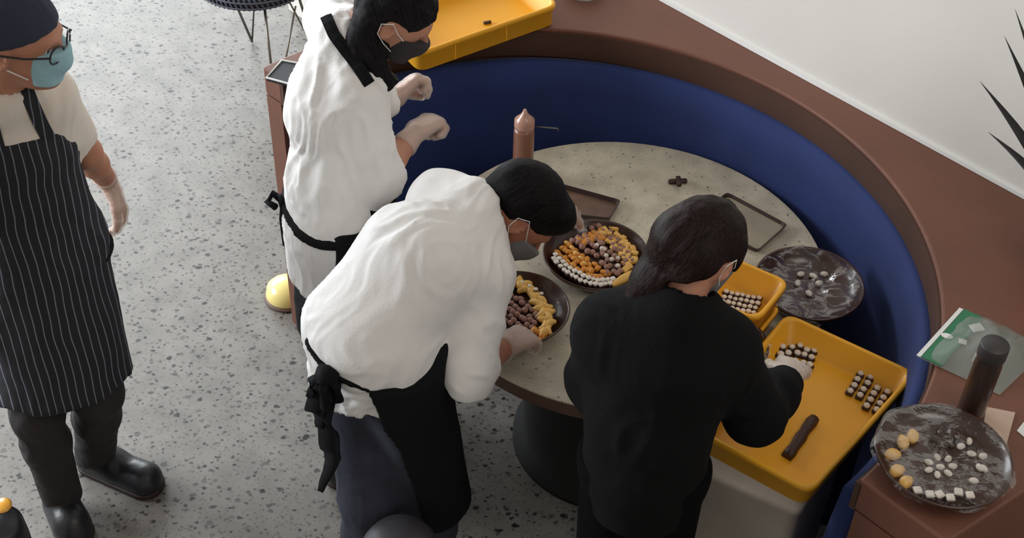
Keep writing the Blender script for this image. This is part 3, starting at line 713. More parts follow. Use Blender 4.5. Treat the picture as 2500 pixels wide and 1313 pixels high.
# ================================================================== TRAYS, BOTTLES, BAG, CARDS
def tray(name, pts, z, h, label, m_in, m_rim):
    ps = [A(x, y, z+h) for x, y in pts]; c = sum(ps, Vector())/4
    t_ = thing(name, label, 'tray', (c.x, c.y, z))
    bm = bmesh.new(); rings = []
    for f, zz in ((.94, z), (1.0, z+h), (.965, z+h), (.93, z+.006)):
        ring = []
        for i in range(4):
            p, a, b = (c+(v-c)*f for v in (ps[i], ps[i-1], ps[(i+1) % 4]))
            for k in range(4):
                u = k/3; s_ = p+(a-p).normalized()*.014; e_ = p+(b-p).normalized()*.014; q = s_*(1-u)**2+p*2*u*(1-u)+e_*u*u
                ring.append(bm.verts.new((q.x, q.y, zz)))
        rings.append(ring)
    for A_, B_ in zip(rings, rings[1:]):
        for k in range(len(A_)): bm.faces.new((A_[k], A_[(k+1) % len(A_)], B_[(k+1) % len(A_)], B_[k]))
    bm.faces.new(rings[0]); obj('rim', bm, m_rim, t_)
    bm = bmesh.new(); vs = []
    for i in range(4):
        p, a, b = (c+(v-c)*.925 for v in (ps[i], ps[i-1], ps[(i+1) % 4]))
        for k in range(4):
            u = k/3; s_ = p+(a-p).normalized()*.014; e_ = p+(b-p).normalized()*.014; q = s_*(1-u)**2+p*2*u*(1-u)+e_*u*u
            vs.append(bm.verts.new((q.x, q.y, z+.0065)))
    f = bm.faces.new(vs); r_ = bmesh.ops.extrude_face_region(bm, geom=[f]); bmesh.ops.translate(bm, verts=[v for v in r_['geom'] if isinstance(v, bmesh.types.BMVert)], vec=(0, 0, -.004))
    obj('liner', bm, m_in, t_)
    return t_
M['walnut'] = mat('tray_brown', (98, 72, 56), .5, noise=.3, nscale=18); M['darktray'] = mat('tray_dark', (58, 42, 38), .45)
M['greytray'] = mat('tray_grey', (150, 140, 122), .35, noise=.12, nscale=14)
tray('serving_tray', [(1335, 438), (1517, 488), (1490, 532), (1310, 512)], TZ, .022, 'dark brown tray behind the head of the bending man', M['walnut'], M['darktray'])
tray('serving_tray', [(1775, 468), (1924, 548), (1852, 612), (1700, 530)], TZ, .016, 'shallow grey tray with dark rim right of the dark-haired head', M['greytray'], M['darktray'])
def bottle(name, px, py, z, r, h, label, kind):
    p = A(px, py, z); t_ = thing(name, label, 'bottle', p)
    if kind == 'squeeze':
        bm = bmesh.new(); bm_lathe(bm, [(0, 0), (r*.94, 0), (r, .006), (r, h*.70), (r*.95, h*.76), (0, h*.76)], 32, p); obj('bottle_body', bm, M['sauce'], t_, True)
        bm = bmesh.new(); bm_lathe(bm, [(0, h*.76), (r*.96, h*.76), (r*.98, h*.78), (r*.97, h*.86), (r*.62, h*.90), (r*.28, h*.95), (r*.14, h*1.0), (0, h*1.0)], 32, p); obj('nozzle_cap', bm, M['capclear'], t_, True)
    else:
        bm = bmesh.new(); bm_lathe(bm, [(0, 0), (r*.95, 0), (r, .006), (r, h*.74), (r*.86, h*.82), (r*.86, h*.84), (0, h*.84)], 32, p); obj('bottle_body', bm, M['darkglass'], t_, True)
        bm = bmesh.new(); bm_lathe(bm, [(0, h*.835), (r*1.02, h*.835), (r*1.04, h*.85), (r*1.04, h*.985), (r*.98, h), (0, h)], 32, p)
        obj('screw_cap', bm, M['capdark'], t_, True)
    return t_, p
M['sauce'] = mat('caramel_in_plastic', (128, 86, 68), .35, noise=.18, nscale=14, coat=.3); M['capclear'] = mat('cloudy_cap', (176, 134, 116), .3, coat=.3)
M['darkglass'] = mat('dark_sauce_plastic', (50, 34, 30), .3, noise=.15, nscale=12, coat=.2); M['capdark'] = mat('dark_cap', (50, 46, 46), .5)
bottle('squeeze_bottle', 1275, 440, TZ, .031, .262, 'clear squeeze bottle of brown sauce with pointed nozzle behind the bending man', 'squeeze')
bt2, pb2 = bottle('sauce_bottle', 2366, 1012, LZ+.001, .030, .225, 'dark sauce bottle with black screw cap on the ledge beside the green-labelled bag', 'dark')
# hooked skewer sticking out beside the bottle
bm = bmesh.new(); b0 = A(1275, 440, TZ); q0 = Vector((b0.x+.033, b0.y-.004, TZ+.205)); bm_tube(bm, [q0, q0+Vector((.04, .0, -.003)), q0+Vector((.062, .0, -.004)), q0+Vector((.066, 0, -.006)), q0+Vector((.066, 0, -.014))], .0022, 8)
st = obj('nozzle_straw', bm, M['metal'], None, True); tag(st, 'thin bent metal skewer clipped to the side of the squeeze bottle', 'skewer')

# bag with green header
def zbag():
    z = LZ+.002
    t_ = thing('plastic_bag', 'clear zip bag with green header strip on the ledge behind the black-capped bottle', 'bag', A(2380, 850, z))
    bm = bmesh.new(); n, m_ = 26, 16; g = {}
    c00, c10, c11, c01 = (np.array(A(x, y, z)) for x, y in ((2240, 872), (2345, 756), (2560, 850), (2440, 965)))
    for top in (0, 1):
        for i in range(n+1):
            for j in range(m_+1):
                u, v = i/n, j/m_; p = (c00*(1-v)+c10*v)*(1-u)+(c01*(1-v)+c11*v)*u
                e = (math.sin(math.pi*min(1, u*1.02))*math.sin(math.pi*v))**.6 if 0 < u < 1 and 0 < v < 1 else 0
                h = e*(.035+.022*vnoise(np.array([[p[0]*22, p[1]*22, 3.]]))[0]+.012*(1-abs(vnoise(np.array([[p[0]*55, p[1]*45, 8.]]))[0])))
                if u < .3: h *= u/.3
                g[top, i, j] = bm.verts.new((p[0], p[1], z+.001+(h if top else 0)+(0.0006 if top else 0)))
        for i in range(n):
            for j in range(m_): bm.faces.new((g[top, i, j], g[top, i+1, j], g[top, i+1, j+1], g[top, i, j+1]))
    obj('bag_film', bm, mat('bag_film', (150, 158, 150), .15, alpha=.42, spec=1), t_, True)
    d = nrm(c10-c00); e_ = nrm(c01-c00)
    def strip(name, u0, u1, zz, m, v0=0.0, v1=1.0):
        bm = bmesh.new(); L = np.linalg.norm(c10-c00)
        a, b = c00+d*L*v0+e_*u0, c00+d*L*v1+e_*u0; c_, f_ = c00+d*L*v1+e_*u1, c00+d*L*v0+e_*u1
        bm_strip(bm, [a[:2], b[:2]], [f_[:2], c_[:2]], zz, zz+.0012); return obj(name, bm, m, t_)
    strip('zip_seal', -.004, .006, z+.004, M['white'])
    hd = strip('header_label', .008, .058, z+.006, mat('green_card', (46, 116, 80), .6))
    # white oval and square printed on the header
    for (x, y, a_, b_, nm) in ((2312, 820, .014, .009, 'oval'), (2350, 834, .011, .010, 'square')):
        p = A(x, y, z+.008); bm = bmesh.new()
        if nm == 'oval': bm_lathe(bm, [(0, 0), (1, 0), (1, .0008), (0, .0008)], 24)
        else: bm_box(bm, (0, 0, .0004), (1.7, 1.7, .0008))
        bmesh.ops.transform(bm, matrix=Matrix.Translation(p) @ Matrix.Rotation(-.35, 4, 'Z') @ Matrix.Diagonal((a_, b_, 1, 1)), verts=bm.verts)
        obj('printed_mark', bm, M['white'], hd)
    p = A(2385, 800, z+.03); bm = bmesh.new(); bm_box(bm, p, (.03, .024, .004), Matrix.Rotation(.3, 3, 'Z'), .001); obj('paper_tag', bm, M['white'], t_)
zbag()
def card(name, pts, z, label, m, cat='card'):
    ps = [A(x, y, z).xy for x, y in pts]; bm = bmesh.new()
    f = bm.faces.new([bm.verts.new((p[0], p[1], z)) for p in ps]); r_ = bmesh.ops.extrude_face_region(bm, geom=[f]); bmesh.ops.translate(bm, verts=[v for v in r_['geom'] if isinstance(v, bmesh.types.BMVert)], vec=(0, 0, .002))
    return tag(obj(name, bm, m), label, cat)
M['card'] = mat('cream_card', (190, 165, 148), .8, noise=.04, nscale=10)
card('paper_card', [(2408, 994), (2478, 1008), (2452, 1104), (2396, 1062)], LZ+.001, 'blank beige card lying on the ledge beside the ledge bowl', M['card'])
card('paper_napkin', [(2482, 1052), (2506, 1022), (2530, 1050), (2520, 1085)], LZ+.001, 'white napkin corner on the ledge at the right edge', M['white'], 'napkin')
# glass dish on the ledge beside the top crate
p = A(1425, -16, LZ); gd = thing('glass_dish', 'clear glass dish on the ledge right of the top crate', 'dish', (p.x, p.y, LZ+.001))
bm = bmesh.new(); bm_lathe(bm, [(0, 0), (.05, 0), (.07, .02), (.075, .035), (.072, .035), (.066, .022), (.048, .005), (0, .005)], 40, (p.x, p.y, LZ+.001)); obj('dish_body', bm, mat('clear_glass', (225, 225, 222), .08, alpha=.45, spec=1), gd, True)

# dark tray with white edge on the far end of the ledge
def far_tray():
    ps = [A(x, y, LZ+.012) for x, y in ((650, 190), (688, 148), (760, 160), (760, 220))]; c = sum(ps, Vector())/4
    t_ = thing('menu_board', 'small black board with thin white edge on the left end of the ledge', 'board', (c.x, c.y, LZ+.001))
    bm = bmesh.new(); f = bm.faces.new([bm.verts.new((p_.x, p_.y, LZ+.002)) for p_ in ps]); r_ = bmesh.ops.extrude_face_region(bm, geom=[f])
    bmesh.ops.translate(bm, verts=[v for v in r_['geom'] if isinstance(v, bmesh.types.BMVert)], vec=(0, 0, .010)); obj('panel', bm, M['blackmetal'], t_)
    bm = bmesh.new(); bm_tube(bm, [p_+Vector((0, 0, .001)) for p_ in ps], .0032, 6, True); obj('white_edge', bm, M['white'], t_)
far_tray()

# ================================================================== FURNITURE AT THE EDGES
def rattan_stool():
    H = .45; c = A(619, -62, H+.02); R = .232
    t_ = thing('rattan_stool', 'round black woven stool seat on thin metal legs at the top edge', 'stool', (c.x, c.y, 0))
    bm = bmesh.new(); bm_lathe(bm, [(0, H-.02), (R*.9, H-.02), (R, H-.01), (R*1.02, H+.01), (R, H+.03), (R*.93, H+.035), (R*.9, H+.025), (0, H+.02)], 64, (c.x, c.y, 0)); st = obj('seat', bm, M['blackmetal'], t_, True)
    bm = bmesh.new()
    for k in range(72):
        a = 2*math.pi*k/72
        pts = [(c.x+R*f*math.cos(a+s_*.045), c.y+R*f*math.sin(a+s_*.045), z+H-.72) for f, z, s_ in ((.90, .757, -1), (1.0, .760, 0), (1.035, .735, 1), (1.02, .713, 2))]
        bm_tube(bm, pts, .0042, 5)
    for f, z in ((.86, .752), (.94, .76), (1.03, .745), (1.04, .722)):
        bm_tube(bm, [(c.x+R*f*math.cos(a), c.y+R*f*math.sin(a), z+H-.72) for a in np.linspace(0, 2*math.pi, 65)[:-1]], .004, 5, True)
    obj('woven_rim', bm, mat('rattan_weave', (74, 78, 90), .6), st, True)
    F = A(674, 268, .006)
    for foot, t1, t2 in ((F, A(646, 20, H-.02), A(722, 15, H-.02)), (Vector((c.x+.20, c.y+.16, .006)), Vector((c.x+.16, c.y+.02, H-.02)), Vector((c.x+.04, c.y+.15, H-.02))), (Vector((c.x-.09, c.y+.22, .006)), Vector((c.x-.14, c.y+.06, H-.02)), Vector((c.x-.02, c.y+.17, H-.02)))):
        bm = bmesh.new(); bm_tube(bm, [t1, foot], .0058, 8); bm_tube(bm, [t2, foot], .004, 8); obj('leg', bm, M['metal'], t_, True)
rattan_stool()
def brass_dome():
    c = A(700, 700, .05); t_ = thing('brass_dome', 'shiny pale brass dome on the floor half hidden behind the booth end', 'dome', (c.x, c.y, 0))
    bm = bmesh.new(); bm_lathe(bm, [(0, .012), (.074, .012), (.076, .02), (.070, .05), (.045, .072), (0, .08)], 40, (c.x, c.y, 0)); obj('dome_shell', bm, mat('polished_brass', (240, 222, 140), .35, coat=.5), t_, True)
    bm = bmesh.new(); bm_lathe(bm, [(0, 0), (.080, 0), (.083, .006), (.080, .012), (0, .012)], 40, (c.x, c.y, 0)); obj('foot_ring', bm, M['edge'], t_, True)
brass_dome()
def front_stool():
    c = A(975, 1322, .52); R = .098; t_ = thing('padded_stool', 'dark grey domed stool cut off by the bottom edge in front of the jeans', 'stool', (c.x, c.y, 0))
    bm = bmesh.new(); bm_lathe(bm, [(0, .45), (R, .45), (R*1.03, .47), (R*.98, .50), (R*.8, .53), (R*.45, .548), (0, .555)], 48, (c.x, c.y, 0)); obj('seat', bm, mat('grey_vinyl', (58, 56, 60), .5, noise=.15, nscale=10), t_, True)
    for k in range(4):
        a = math.pi/4+k*math.pi/2; bm = bmesh.new(); bm_tube(bm, [(c.x+.07*math.cos(a), c.y+.07*math.sin(a), .452), (c.x+.10*math.cos(a), c.y+.10*math.sin(a), .009)], .009, 8); obj('leg', bm, M['black'], t_, True)
front_stool()
def canister():
    c = A(-32, 1276, .5); R = .088; t_ = thing('black_canister', 'black rounded container with an amber disc at the lower left corner', 'container', (c.x, c.y, 0))
    bm = bmesh.new(); bm_lathe(bm, [(0, 0), (R*.9, 0), (R*.95, .01), (R, .42), (R*.97, .47), (R*.8, .495), (0, .5)], 48, (c.x, c.y, 0)); obj('body', bm, M['shoe'], t_, True)
    q = A(2, 1232, .5); bm = bmesh.new(); bm_lathe(bm, [(0, 0), (.026, 0), (.027, .004), (.02, .009), (0, .010)], 28, (q.x, q.y, .492)); obj('amber_disc', bm, mat('amber_plastic', (232, 166, 60), .3, coat=.4), t_, True)
canister()
# spiky plant on the ledge beyond the right edge
def plant():
    c = A(2640, 520, 1.25); c = Vector((c.x, c.y, LZ))
    t_ = thing('spiky_plant', 'dark spiky plant whose pointed leaves reach in at the right edge before the white wall', 'plant', c)
    base = Vector((c.x, c.y, 1.25))
    bm = bmesh.new(); bm_lathe(bm, [(0, LZ+.001), (.06, LZ+.001), (.08, 1.20), (.085, 1.22), (.075, 1.22), (.07, 1.19), (0, 1.19)], 36, (c.x, c.y, 0)); obj('pot', bm, M['clay'], t_, True)
    lm = mat('dark_leaf', (38, 34, 34), .55, noise=.25, nscale=20)
    tips = [(2392, 198, 1.36), (2452, 88, 1.53), (2478, 22, 1.62), (2412, 322, 1.25)]
    dirs = [A(*t)-Vector((c.x, c.y, 1.21)) for t in tips]
    for k in range(9): a = k*.72+.3; dirs.append(Vector((math.cos(a)*.14, math.sin(a)*.12, .14+.03*(k % 3))) if math.cos(a) > -.4 else Vector((.05, .05*math.sin(a), .22)))
    for d in dirs:
        bm = bmesh.new(); n = 9; L = d.length; dn = d.normalized(); s_ = dn.cross(Vector((0, 0, 1))).normalized(); u_ = s_.cross(dn); prev = None
        for i in range(n+1):
            t = i/n; w_ = .023*(math.sin(math.pi*min(1, .22+t*.78))**.8)*(1-t)**.35+.0004; p_ = Vector((c.x, c.y, 1.19))+dn*L*t+Vector((0, 0, .02*math.sin(math.pi*t)+.02*t*(0)))
            p_ += Vector((0, 0, .02))*t
            ring = [bm.verts.new(p_+v) for v in (s_*w_+u_*w_*.35, -u_*w_*.3, -s_*w_+u_*w_*.35, u_*w_*.02)]
            if prev:
                for q in range(4): bm.faces.new((prev[q], prev[(q+1) % 4], ring[(q+1) % 4], ring[q]))
            else: bm.faces.new(ring)
            prev = ring
        bm.faces.new(prev); obj('leaf', bm, lm, t_, True)
plant()

# ================================================================== PEOPLE
def lo_hi(pts, pad=.22):
    P = np.array([list(p) for p in pts]); return P.min(0)-pad, P.max(0)+pad
def mirror_shoe(S, heel, toe, r=.036, h=.0):
    heel = npv(heel); toe = npv(toe); d = nrm((toe-heel)*np.array([1, 1, 0])); up = np.array([0, 0, 1.])
    a = npv([heel[0], heel[1], .042]); b = npv([toe[0], toe[1], .038])
    S.cone(a+d*.02, b-d*.035, .046, .055, k=.02, flat=(up, .95))
    S.cone(a+d*.03+up*.03, a+d*.10+up*.02, .047, .046, k=.03)
    S.cone(a+d*.02, a+d*.04+up*.07, .038, .036, k=.02)
    S.plane((0, 0, .016), (0, 0, -1))
def shoe(name_parent, heel, toe, m=None, m2=None):
    heel, toe = npv(heel), npv(toe); lo, hi = lo_hi([heel, toe], .09); lo[2] = -.02; hi[2] = .18
    S = Sculpt(lo, hi, .005); mirror_shoe(S, heel, toe); sh = S.mesh('shoe', m or M['shoe'], name_parent, disp=folds([], .0012, (30, 30, 30), 5))
    T = Sculpt(lo, hi, .005); d = nrm((toe-heel)*np.array([1, 1, 0])); a = npv([heel[0], heel[1], .012]); b = npv([toe[0], toe[1], .012])
    T.cone(a+d*.022, b-d*.036, .049, .058, k=.01, flat=((0, 0, 1), .95)); T.plane((0, 0, .022), (0, 0, 1)); T.plane((0, 0, .002), (0, 0, -1))
    T.mesh('sole', m2 or M['sole'], sh); return sh
def arm(S, sh, el, wr, infl=0, r=(.052, .042, .036, .027), k=.03):
    S.cone(sh, el, r[0], r[1], k=k, infl=infl); S.cone(el, lerp(el, wr, .4), r[1]*.96, r[2], k=k*.7, infl=infl); S.cone(lerp(el, wr, .4), wr, r[2], r[3], k=k*.7, infl=infl)
def leg(S, hp, kn, an, infl=0, r=(.068, .052, .046, .034)):
    S.cone(hp, kn, r[0], r[1], k=.04, infl=infl); mid = lerp(kn, an, .35)
    S.cone(kn, mid, r[1]*.95, r[2], k=.03, infl=infl); S.cone(mid, an, r[2], r[3], k=.03, infl=infl)
def foot(S, an, toe):
    an = npv(an); toe = npv(toe); d = nrm((toe-an)*npv((1, 1, 0))); toe = toe-d*.065; S.cone((an[0], an[1], .055), (toe[0], toe[1], .045), .032, .022, k=.03)
def torso(S, hip, waist, chest, neck, lat, fwd, w=(.15, .135, .155), dpt=.68, infl=0, k=.06):
    """lat = unit vector across the shoulders, fwd = chest normal"""
    lat = nrm(lat)
    for s_ in (-1, 1):
        S.cone(npv(hip)+lat*s_*w[0]*.35, npv(waist)+lat*s_*w[1]*.3, w[0]*.68, w[1]*.68, k=k, infl=infl)
        S.cone(npv(waist)+lat*s_*w[1]*.3, npv(chest)+lat*s_*w[2]*.38, w[1]*.68, w[2]*.66, k=k, infl=infl)
    S.cone(chest, lerp(chest, neck, .8), w[2]*.62, w[2]*.36, k=k, infl=infl)

def sample(S, q):
    g = (npv(q)-S.lo)/S.v; i = np.clip(np.floor(g).astype(int), 0, S.n-2); f_ = np.clip(g-i, 0, 1); r = 0
    for o in np.ndindex(2, 2, 2): r += float(S.F[tuple(i+o)])*np.prod([f_[k] if o[k] else 1-f_[k] for k in range(3)])
    return r
def hit(S, x, y, off=0.0, lo=2.0, hi=4.6):
    """point of the surface of S seen along a sight line of the photograph"""
    d = nrm(FW*F_PX+RT*(x-1250)-UP*(y-656.5)); t = lo; mn = S.lo+S.v; mx = S.lo+(S.n-2)*S.v
    while t < hi:
        q = CO+d*t
        if np.all(q > mn) and np.all(q < mx) and sample(S, q) < off: return q
        t += .004
    return None
def at_y(x, y, Y):
    d = FW*F_PX+RT*(x-1250)-UP*(y-656.5); return CO+d*(Y/d[1])
def strap_on(S, pts, out, half, m, parent, name, off=.003, n_=22):
    """flat strap laid on the surface of S along pts"""
    bm = bmesh.new(); prev = None; pts = [npv(q) for q in pts]; C_ = []
    for i in range(n_+1):
        u_ = i/n_*(len(pts)-1); j = min(len(pts)-2, int(u_)); q = lerp(pts[j], pts[j+1], u_-j); o_ = nrm(lerp(out[j], out[j+1], u_-j)); t = .12
        while t > -.12 and sample(S, q+o_*t) > off: t -= .002
        C_.append((q+o_*t, o_))
    for i, (q, o_) in enumerate(C_):
        tn = nrm(C_[min(i+1, n_)][0]-C_[max(i-1, 0)][0]); wv = nrm(np.cross(tn, o_)); nv = np.cross(wv, tn)
        nv = nv if nv@o_ > 0 else -nv
        ring = [bm.verts.new(q+wv*a_+nv*c_) for a_, c_ in ((-half, -.006), (half, -.006), (half, .003), (0, .0045), (-half, .003))]
        if prev:
            for k in range(5): bm.faces.new((prev[k], prev[(k+1) % 5], ring[(k+1) % 5], ring[k]))
        else: bm.faces.new(ring)
        prev = ring
    bm.faces.new(prev); return obj(name, bm, m, parent)
# ------------------------------------------------------------ person with striped apron (left)
def person_apron():
    hd = at(40, 94, 1.62); nk = at(14, 212, 1.46); chest = npv([-1.225, 2.66, 1.30]); waist = npv([-1.235, 2.675, 1.08]); hip = npv([-1.228, 2.665, .94])
    lat = nrm((.86, .50, 0)); fwd = nrm((.50, -.86, 0))
    shL = at(112, 232, 1.395); shR = nk*np.array([1, 1, 0])+npv([0, 0, 1.395])-lat*.145
    elL = at(208, 372, 1.13); wrL = at(262, 440, .935)
    elR = npv([shR[0]-.06, shR[1]-.02, 1.12]); wrR = elR+npv([-.06, -.03, -.22])
    an1 = at(232, 1105, .09); an2 = at(150, 1205, .09); kn1 = at(238, 960, .50); kn2 = at(92, 1010, .50)
    toe1 = at(378, 1182, .03); toe2 = at(190, 1312, .03); heel1 = at(212, 1118, .03); heel2 = at(145, 1225, .03)
    hip1 = hip+lat*.065; hip2 = hip-lat*.065
    HS = 1.06; t_ = thing('person', 'person in navy cap, blue face mask and black pinstriped apron standing at the left', 'person', (-1.22, 2.6, 0))
    lo, hi = lo_hi([hd, shR, elR, wrR, wrL, an1, an2, toe1, toe2], .17); lo[2] = -.01
    S = Sculpt(lo, hi, .0062)
    P = head(S, hd, (.985, -.10, -.14), (.12, 0, 1), HS); eyes(P, t_, HS)
    S.cone(P(0, -.02, -.05), nk, .050, .055, k=.03); torso(S, hip, waist, chest, nk, lat, fwd, (.10, .092, .108))
    arm(S, shL, elL, wrL); arm(S, shR, elR, wrR)
    leg(S, hip1, kn1, an1); leg(S, hip2, kn2, an2); foot(S, an1, toe1); foot(S, an2, toe2)
    hpL = hand_prims(wrL, at(306, 530, .79)-wrL, (-.75, -.55, .1), -1, (.50, .35, .2, .15), .12, 1.12, .35, .6); put_hand(S, hpL)
    hpR = hand_prims(wrR, (.1, -.2, -1), (.6, -.6, 0), 1, (.4, .4, .4, .4)); put_hand(S, hpR)
    S.mesh('body', M['skinA'], t_)
    glove(hpL, wrL, elL, t_, .035)
    # shirt
    C = Sculpt(*lo_hi([hip, nk, shL, shR, elL, elR], .2), .007)
    torso(C, hip, waist, chest, nk, lat, fwd, (.112, .104, .118), infl=.012)
    C.cone(nk, shL, .055, .062, k=.05, infl=.006); C.cone(nk, shR, .055, .062, k=.05, infl=.006)
    C.cone(shL, lerp(shL, elL, .72), .064, .060, k=.04, cap1=True); C.cone(shR, lerp(shR, elR, .85), .064, .062, k=.04, cap1=True)
    C.cone(nk+npv((0, 0, .0)), nk+npv((.02, -.01, .12)), .058, .07, k=.01, op='sub')
    sh_ = C.mesh('shirt', M['shirtA'], t_, disp=folds([(shL, elL, .02, .006), (nk, chest+fwd*.1, .02, .004)], .007, (11, 11, 5), 2, fa=24))
    K = Sculpt(*lo_hi([nk], .16), .006); ax = nrm((.10, -.06, 1)); K.cone(nk-ax*.012, nk+ax*.034, .072, .060, k=.0, cap0=True, cap1=True); K.cone(nk-ax*.05, nk+ax*.08, .062, .052, k=.004, op='sub')
    K.mesh('collar', M['shirtA'], sh_)
    # trousers
    Tq = Sculpt(*lo_hi([hip, kn1, kn2, an1, an2], .17), .0075)
    leg(Tq, hip1, kn1, an1, .012, (.066, .054, .050, .046)); leg(Tq, hip2, kn2, an2, .012, (.066, .054, .050, .046)); Tq.cone(hip1, hip2, .075, .075, k=.04)
    Tq.plane((0, 0, .075), (0, 0, -1)); Tq.plane((0, 0, 1.0), (0, 0, 1))
    Tq.mesh('trousers', M['trouser'], t_, disp=folds([(an1+npv((-.05, -.05, .07)), an1+npv((.05, -.05, .09)), .014, .009), (an2+npv((-.05, -.05, .1)), an2+npv((.05, -.05, .12)), .014, .009), (an2+npv((-.05, -.05, .17)), an2+npv((.05, -.05, .2)), .014, .007)], .006, (10, 10, 14), 4))
    shoe(t_, heel1, toe1); shoe(t_, heel2, toe2)
    # apron
    m = mat('pinstriped_apron', (30, 30, 36), .9, bump=.15, bscale=160); nt = m.node_tree; b = nt.nodes['Principled BSDF']; N = nt.nodes.new; L = nt.links.new
    g = N('ShaderNodeTexCoord'); dt = N('ShaderNodeVectorMath'); dt.operation = 'DOT_PRODUCT'; dt.inputs[1].default_value = tuple(nrm(lat*.94+npv((0, 0, -.05)))); L(g.outputs['Object'], dt.inputs[0])
    ns = N('ShaderNodeTexNoise'); ns.inputs['Scale'].default_value = 7; ns.inputs['Detail'].default_value = 1; L(g.outputs['Object'], ns.inputs['Vector'])
    ma = N('ShaderNodeMath'); ma.operation = 'MULTIPLY_ADD'; ma.inputs[1].default_value = .022; L(ns.outputs['Fac'], ma.inputs[0]); L(dt.outputs['Value'], ma.inputs[2])
    mm = N('ShaderNodeMath'); mm.operation = 'MULTIPLY'; mm.inputs[1].default_value = 1/.0205; L(ma.outputs[0], mm.inputs[0])
    fr = N('ShaderNodeMath'); fr.operation = 'FRACT'; L(mm.outputs[0], fr.inputs[0])
    lt = N('ShaderNodeMath'); lt.operation = 'LESS_THAN'; lt.inputs[1].default_value = .13; L(fr.outputs[0], lt.inputs[0])
    mx = N('ShaderNodeMix'); mx.data_type = 'RGBA'; L(lt.outputs[0], mx.inputs[0]); mx.inputs[6].default_value = (*lin((29, 29, 34)), 1); mx.inputs[7].default_value = (*lin((112, 116, 130)), 1); L(mx.outputs[2], b.inputs['Base Color'])
    kneeF = (kn1+kn2)/2+fwd*.02
    Q = Sculpt(*lo_hi([hip, chest, kneeF, kn1, kn2], .25), .007)
    torso(Q, hip, waist, chest, nk, lat, fwd, (.112, .104, .118), infl=.020)
    kb = npv([kneeF[0]-.01, kneeF[1]+.02, .565])
    for s_ in (-1, 1): Q.cone(hip+lat*.05*s_, kb+lat*.075*s_, .100, .112, k=.06, cap1=True)
    Q.cone(hip+fwd*.02, kb+fwd*.03, .105, .112, k=.06, cap1=True)
    Q.plane(waist-fwd*.035, -fwd, .01)                      # open at the back
    top = chest+fwd*.10+npv((0, 0, .035)); Q.plane(top, nrm((.05, 0, 1)), .006)
    side = nrm(lat*1.0+npv((0, 0, .62))); Q.plane(chest+lat*.105, side, .02); side = nrm(-lat*1.0+npv((0, 0, .62))); Q.plane(chest-lat*.08, side, .02)
    ap = Q.mesh('apron', m, t_, disp=folds([(hip+fwd*.14+lat*.08, kb+fwd*.15+lat*.10, .02, .008), (hip+fwd*.15-lat*.02, kb+fwd*.17-lat*.03, .02, .008), (waist+fwd*.13+lat*.05, hip+fwd*.15-lat*.04, .018, .006)], .005, (9, 9, 3.5), 6))
    Z = Sculpt(*lo_hi([hip], .25), .006); torso(Z, hip, waist, chest, nk, lat, fwd, (.112, .104, .118), infl=.028)
    for s_ in (-1, 1): Z.cone(hip+lat*.05*s_, hip+lat*.06*s_-npv((0, 0, .2)), .109, .113, k=.06)
    Z.cone(hip+fwd*.02, hip+fwd*.02-npv((0, 0, .2)), .114, .115, k=.06)
    zc = hip+npv((0, 0, -.03)); Z.plane(zc+npv((0, 0, .008)), nrm((0.1, 0, 1))); Z.plane(zc-npv((0, 0, .008)), -nrm((.1, 0, 1))); Z.plane(waist-fwd*.03, -fwd); Z.mesh('pocket_seam', M['blackcloth'], ap)
    for sg, o_ in ((1, .060), (-1, .060)):                  # neck straps
        s_ = shL if sg > 0 else shR; up_ = npv((0, 0, 1.))
        strap_on(C, [top+lat*o_*sg-npv((0, 0, .02)), lerp(nk, s_, .42)-npv((0, 0, .01))+fwd*.02, lerp(nk, s_, .36), lerp(nk, s_, .30)-fwd*.05], [fwd, nrm(fwd*.8+up_*.6), nrm(up_+fwd*.1), nrm(up_*.5-fwd)], .017, m, ap, 'neck_strap')
    # cap, mask, glasses
    f = nrm((.985, -.10, -.14)); H = Sculpt(*lo_hi([hd], .2), .005)
    r = nrm(np.cross(f, (.12, 0, 1))); u = np.cross(r, f)
    H.ell(P(0, -.016, .038), (.090, .114, .096), (r, f, u)); H.ell(P(0, -.035, .075), (.070, .085, .062), (r, f, u), k=.04)
    H.plane(P(0, .03, .028), -nrm(u*.93+f*-.36), .006)
    cp = H.mesh('cap', M['cap'], t_, disp=folds([(P(.03, .05, .11), P(.07, -.05, .09), .012, .005), (P(-.02, .06, .12), P(-.05, -.05, .12), .012, .005)], .004, (16, 16, 16), 8))
    Mk = Sculpt(*lo_hi([P(0, .08, -.03)], .13), .0045); S2 = Mk
    S2.cone(P(0, .05, -.005), P(0, .055, -.072), .060, .045, k=.03); S2.cone(P(0, .088, 0), P(0, .096, -.03), .026, .024, k=.03)
    S2.plane(P(0, .05, .004), u, .004); S2.plane(P(0, .022, 0), -f, .004); S2.plane(P(0, 0, -.088), -u, .006)
    mk = Mk.mesh('face_mask', M['mask'], t_, disp=folds([(P(-.05, .08, -.02), P(.05, .08, -.02), .006, .003), (P(-.05, .08, -.045), P(.05, .08, -.045), .006, .003)], .001, (20, 20, 20), 3))
    for sg in (-1, 1):
        bm = bmesh.new(); bm_tube(bm, [P(sg*.050, .045, -.012), P(sg*.068, .02, -.008), P(sg*.080, -.012, .018), P(sg*.079, -.02, 0)], .0016, 6); bm_tube(bm, [P(sg*.048, .04, -.065), P(sg*.066, .01, -.04), P(sg*.079, -.016, -.02)], .0016, 6); obj('ear_loop', bm, M['white'], mk)
    g_ = None
    bm = bmesh.new()
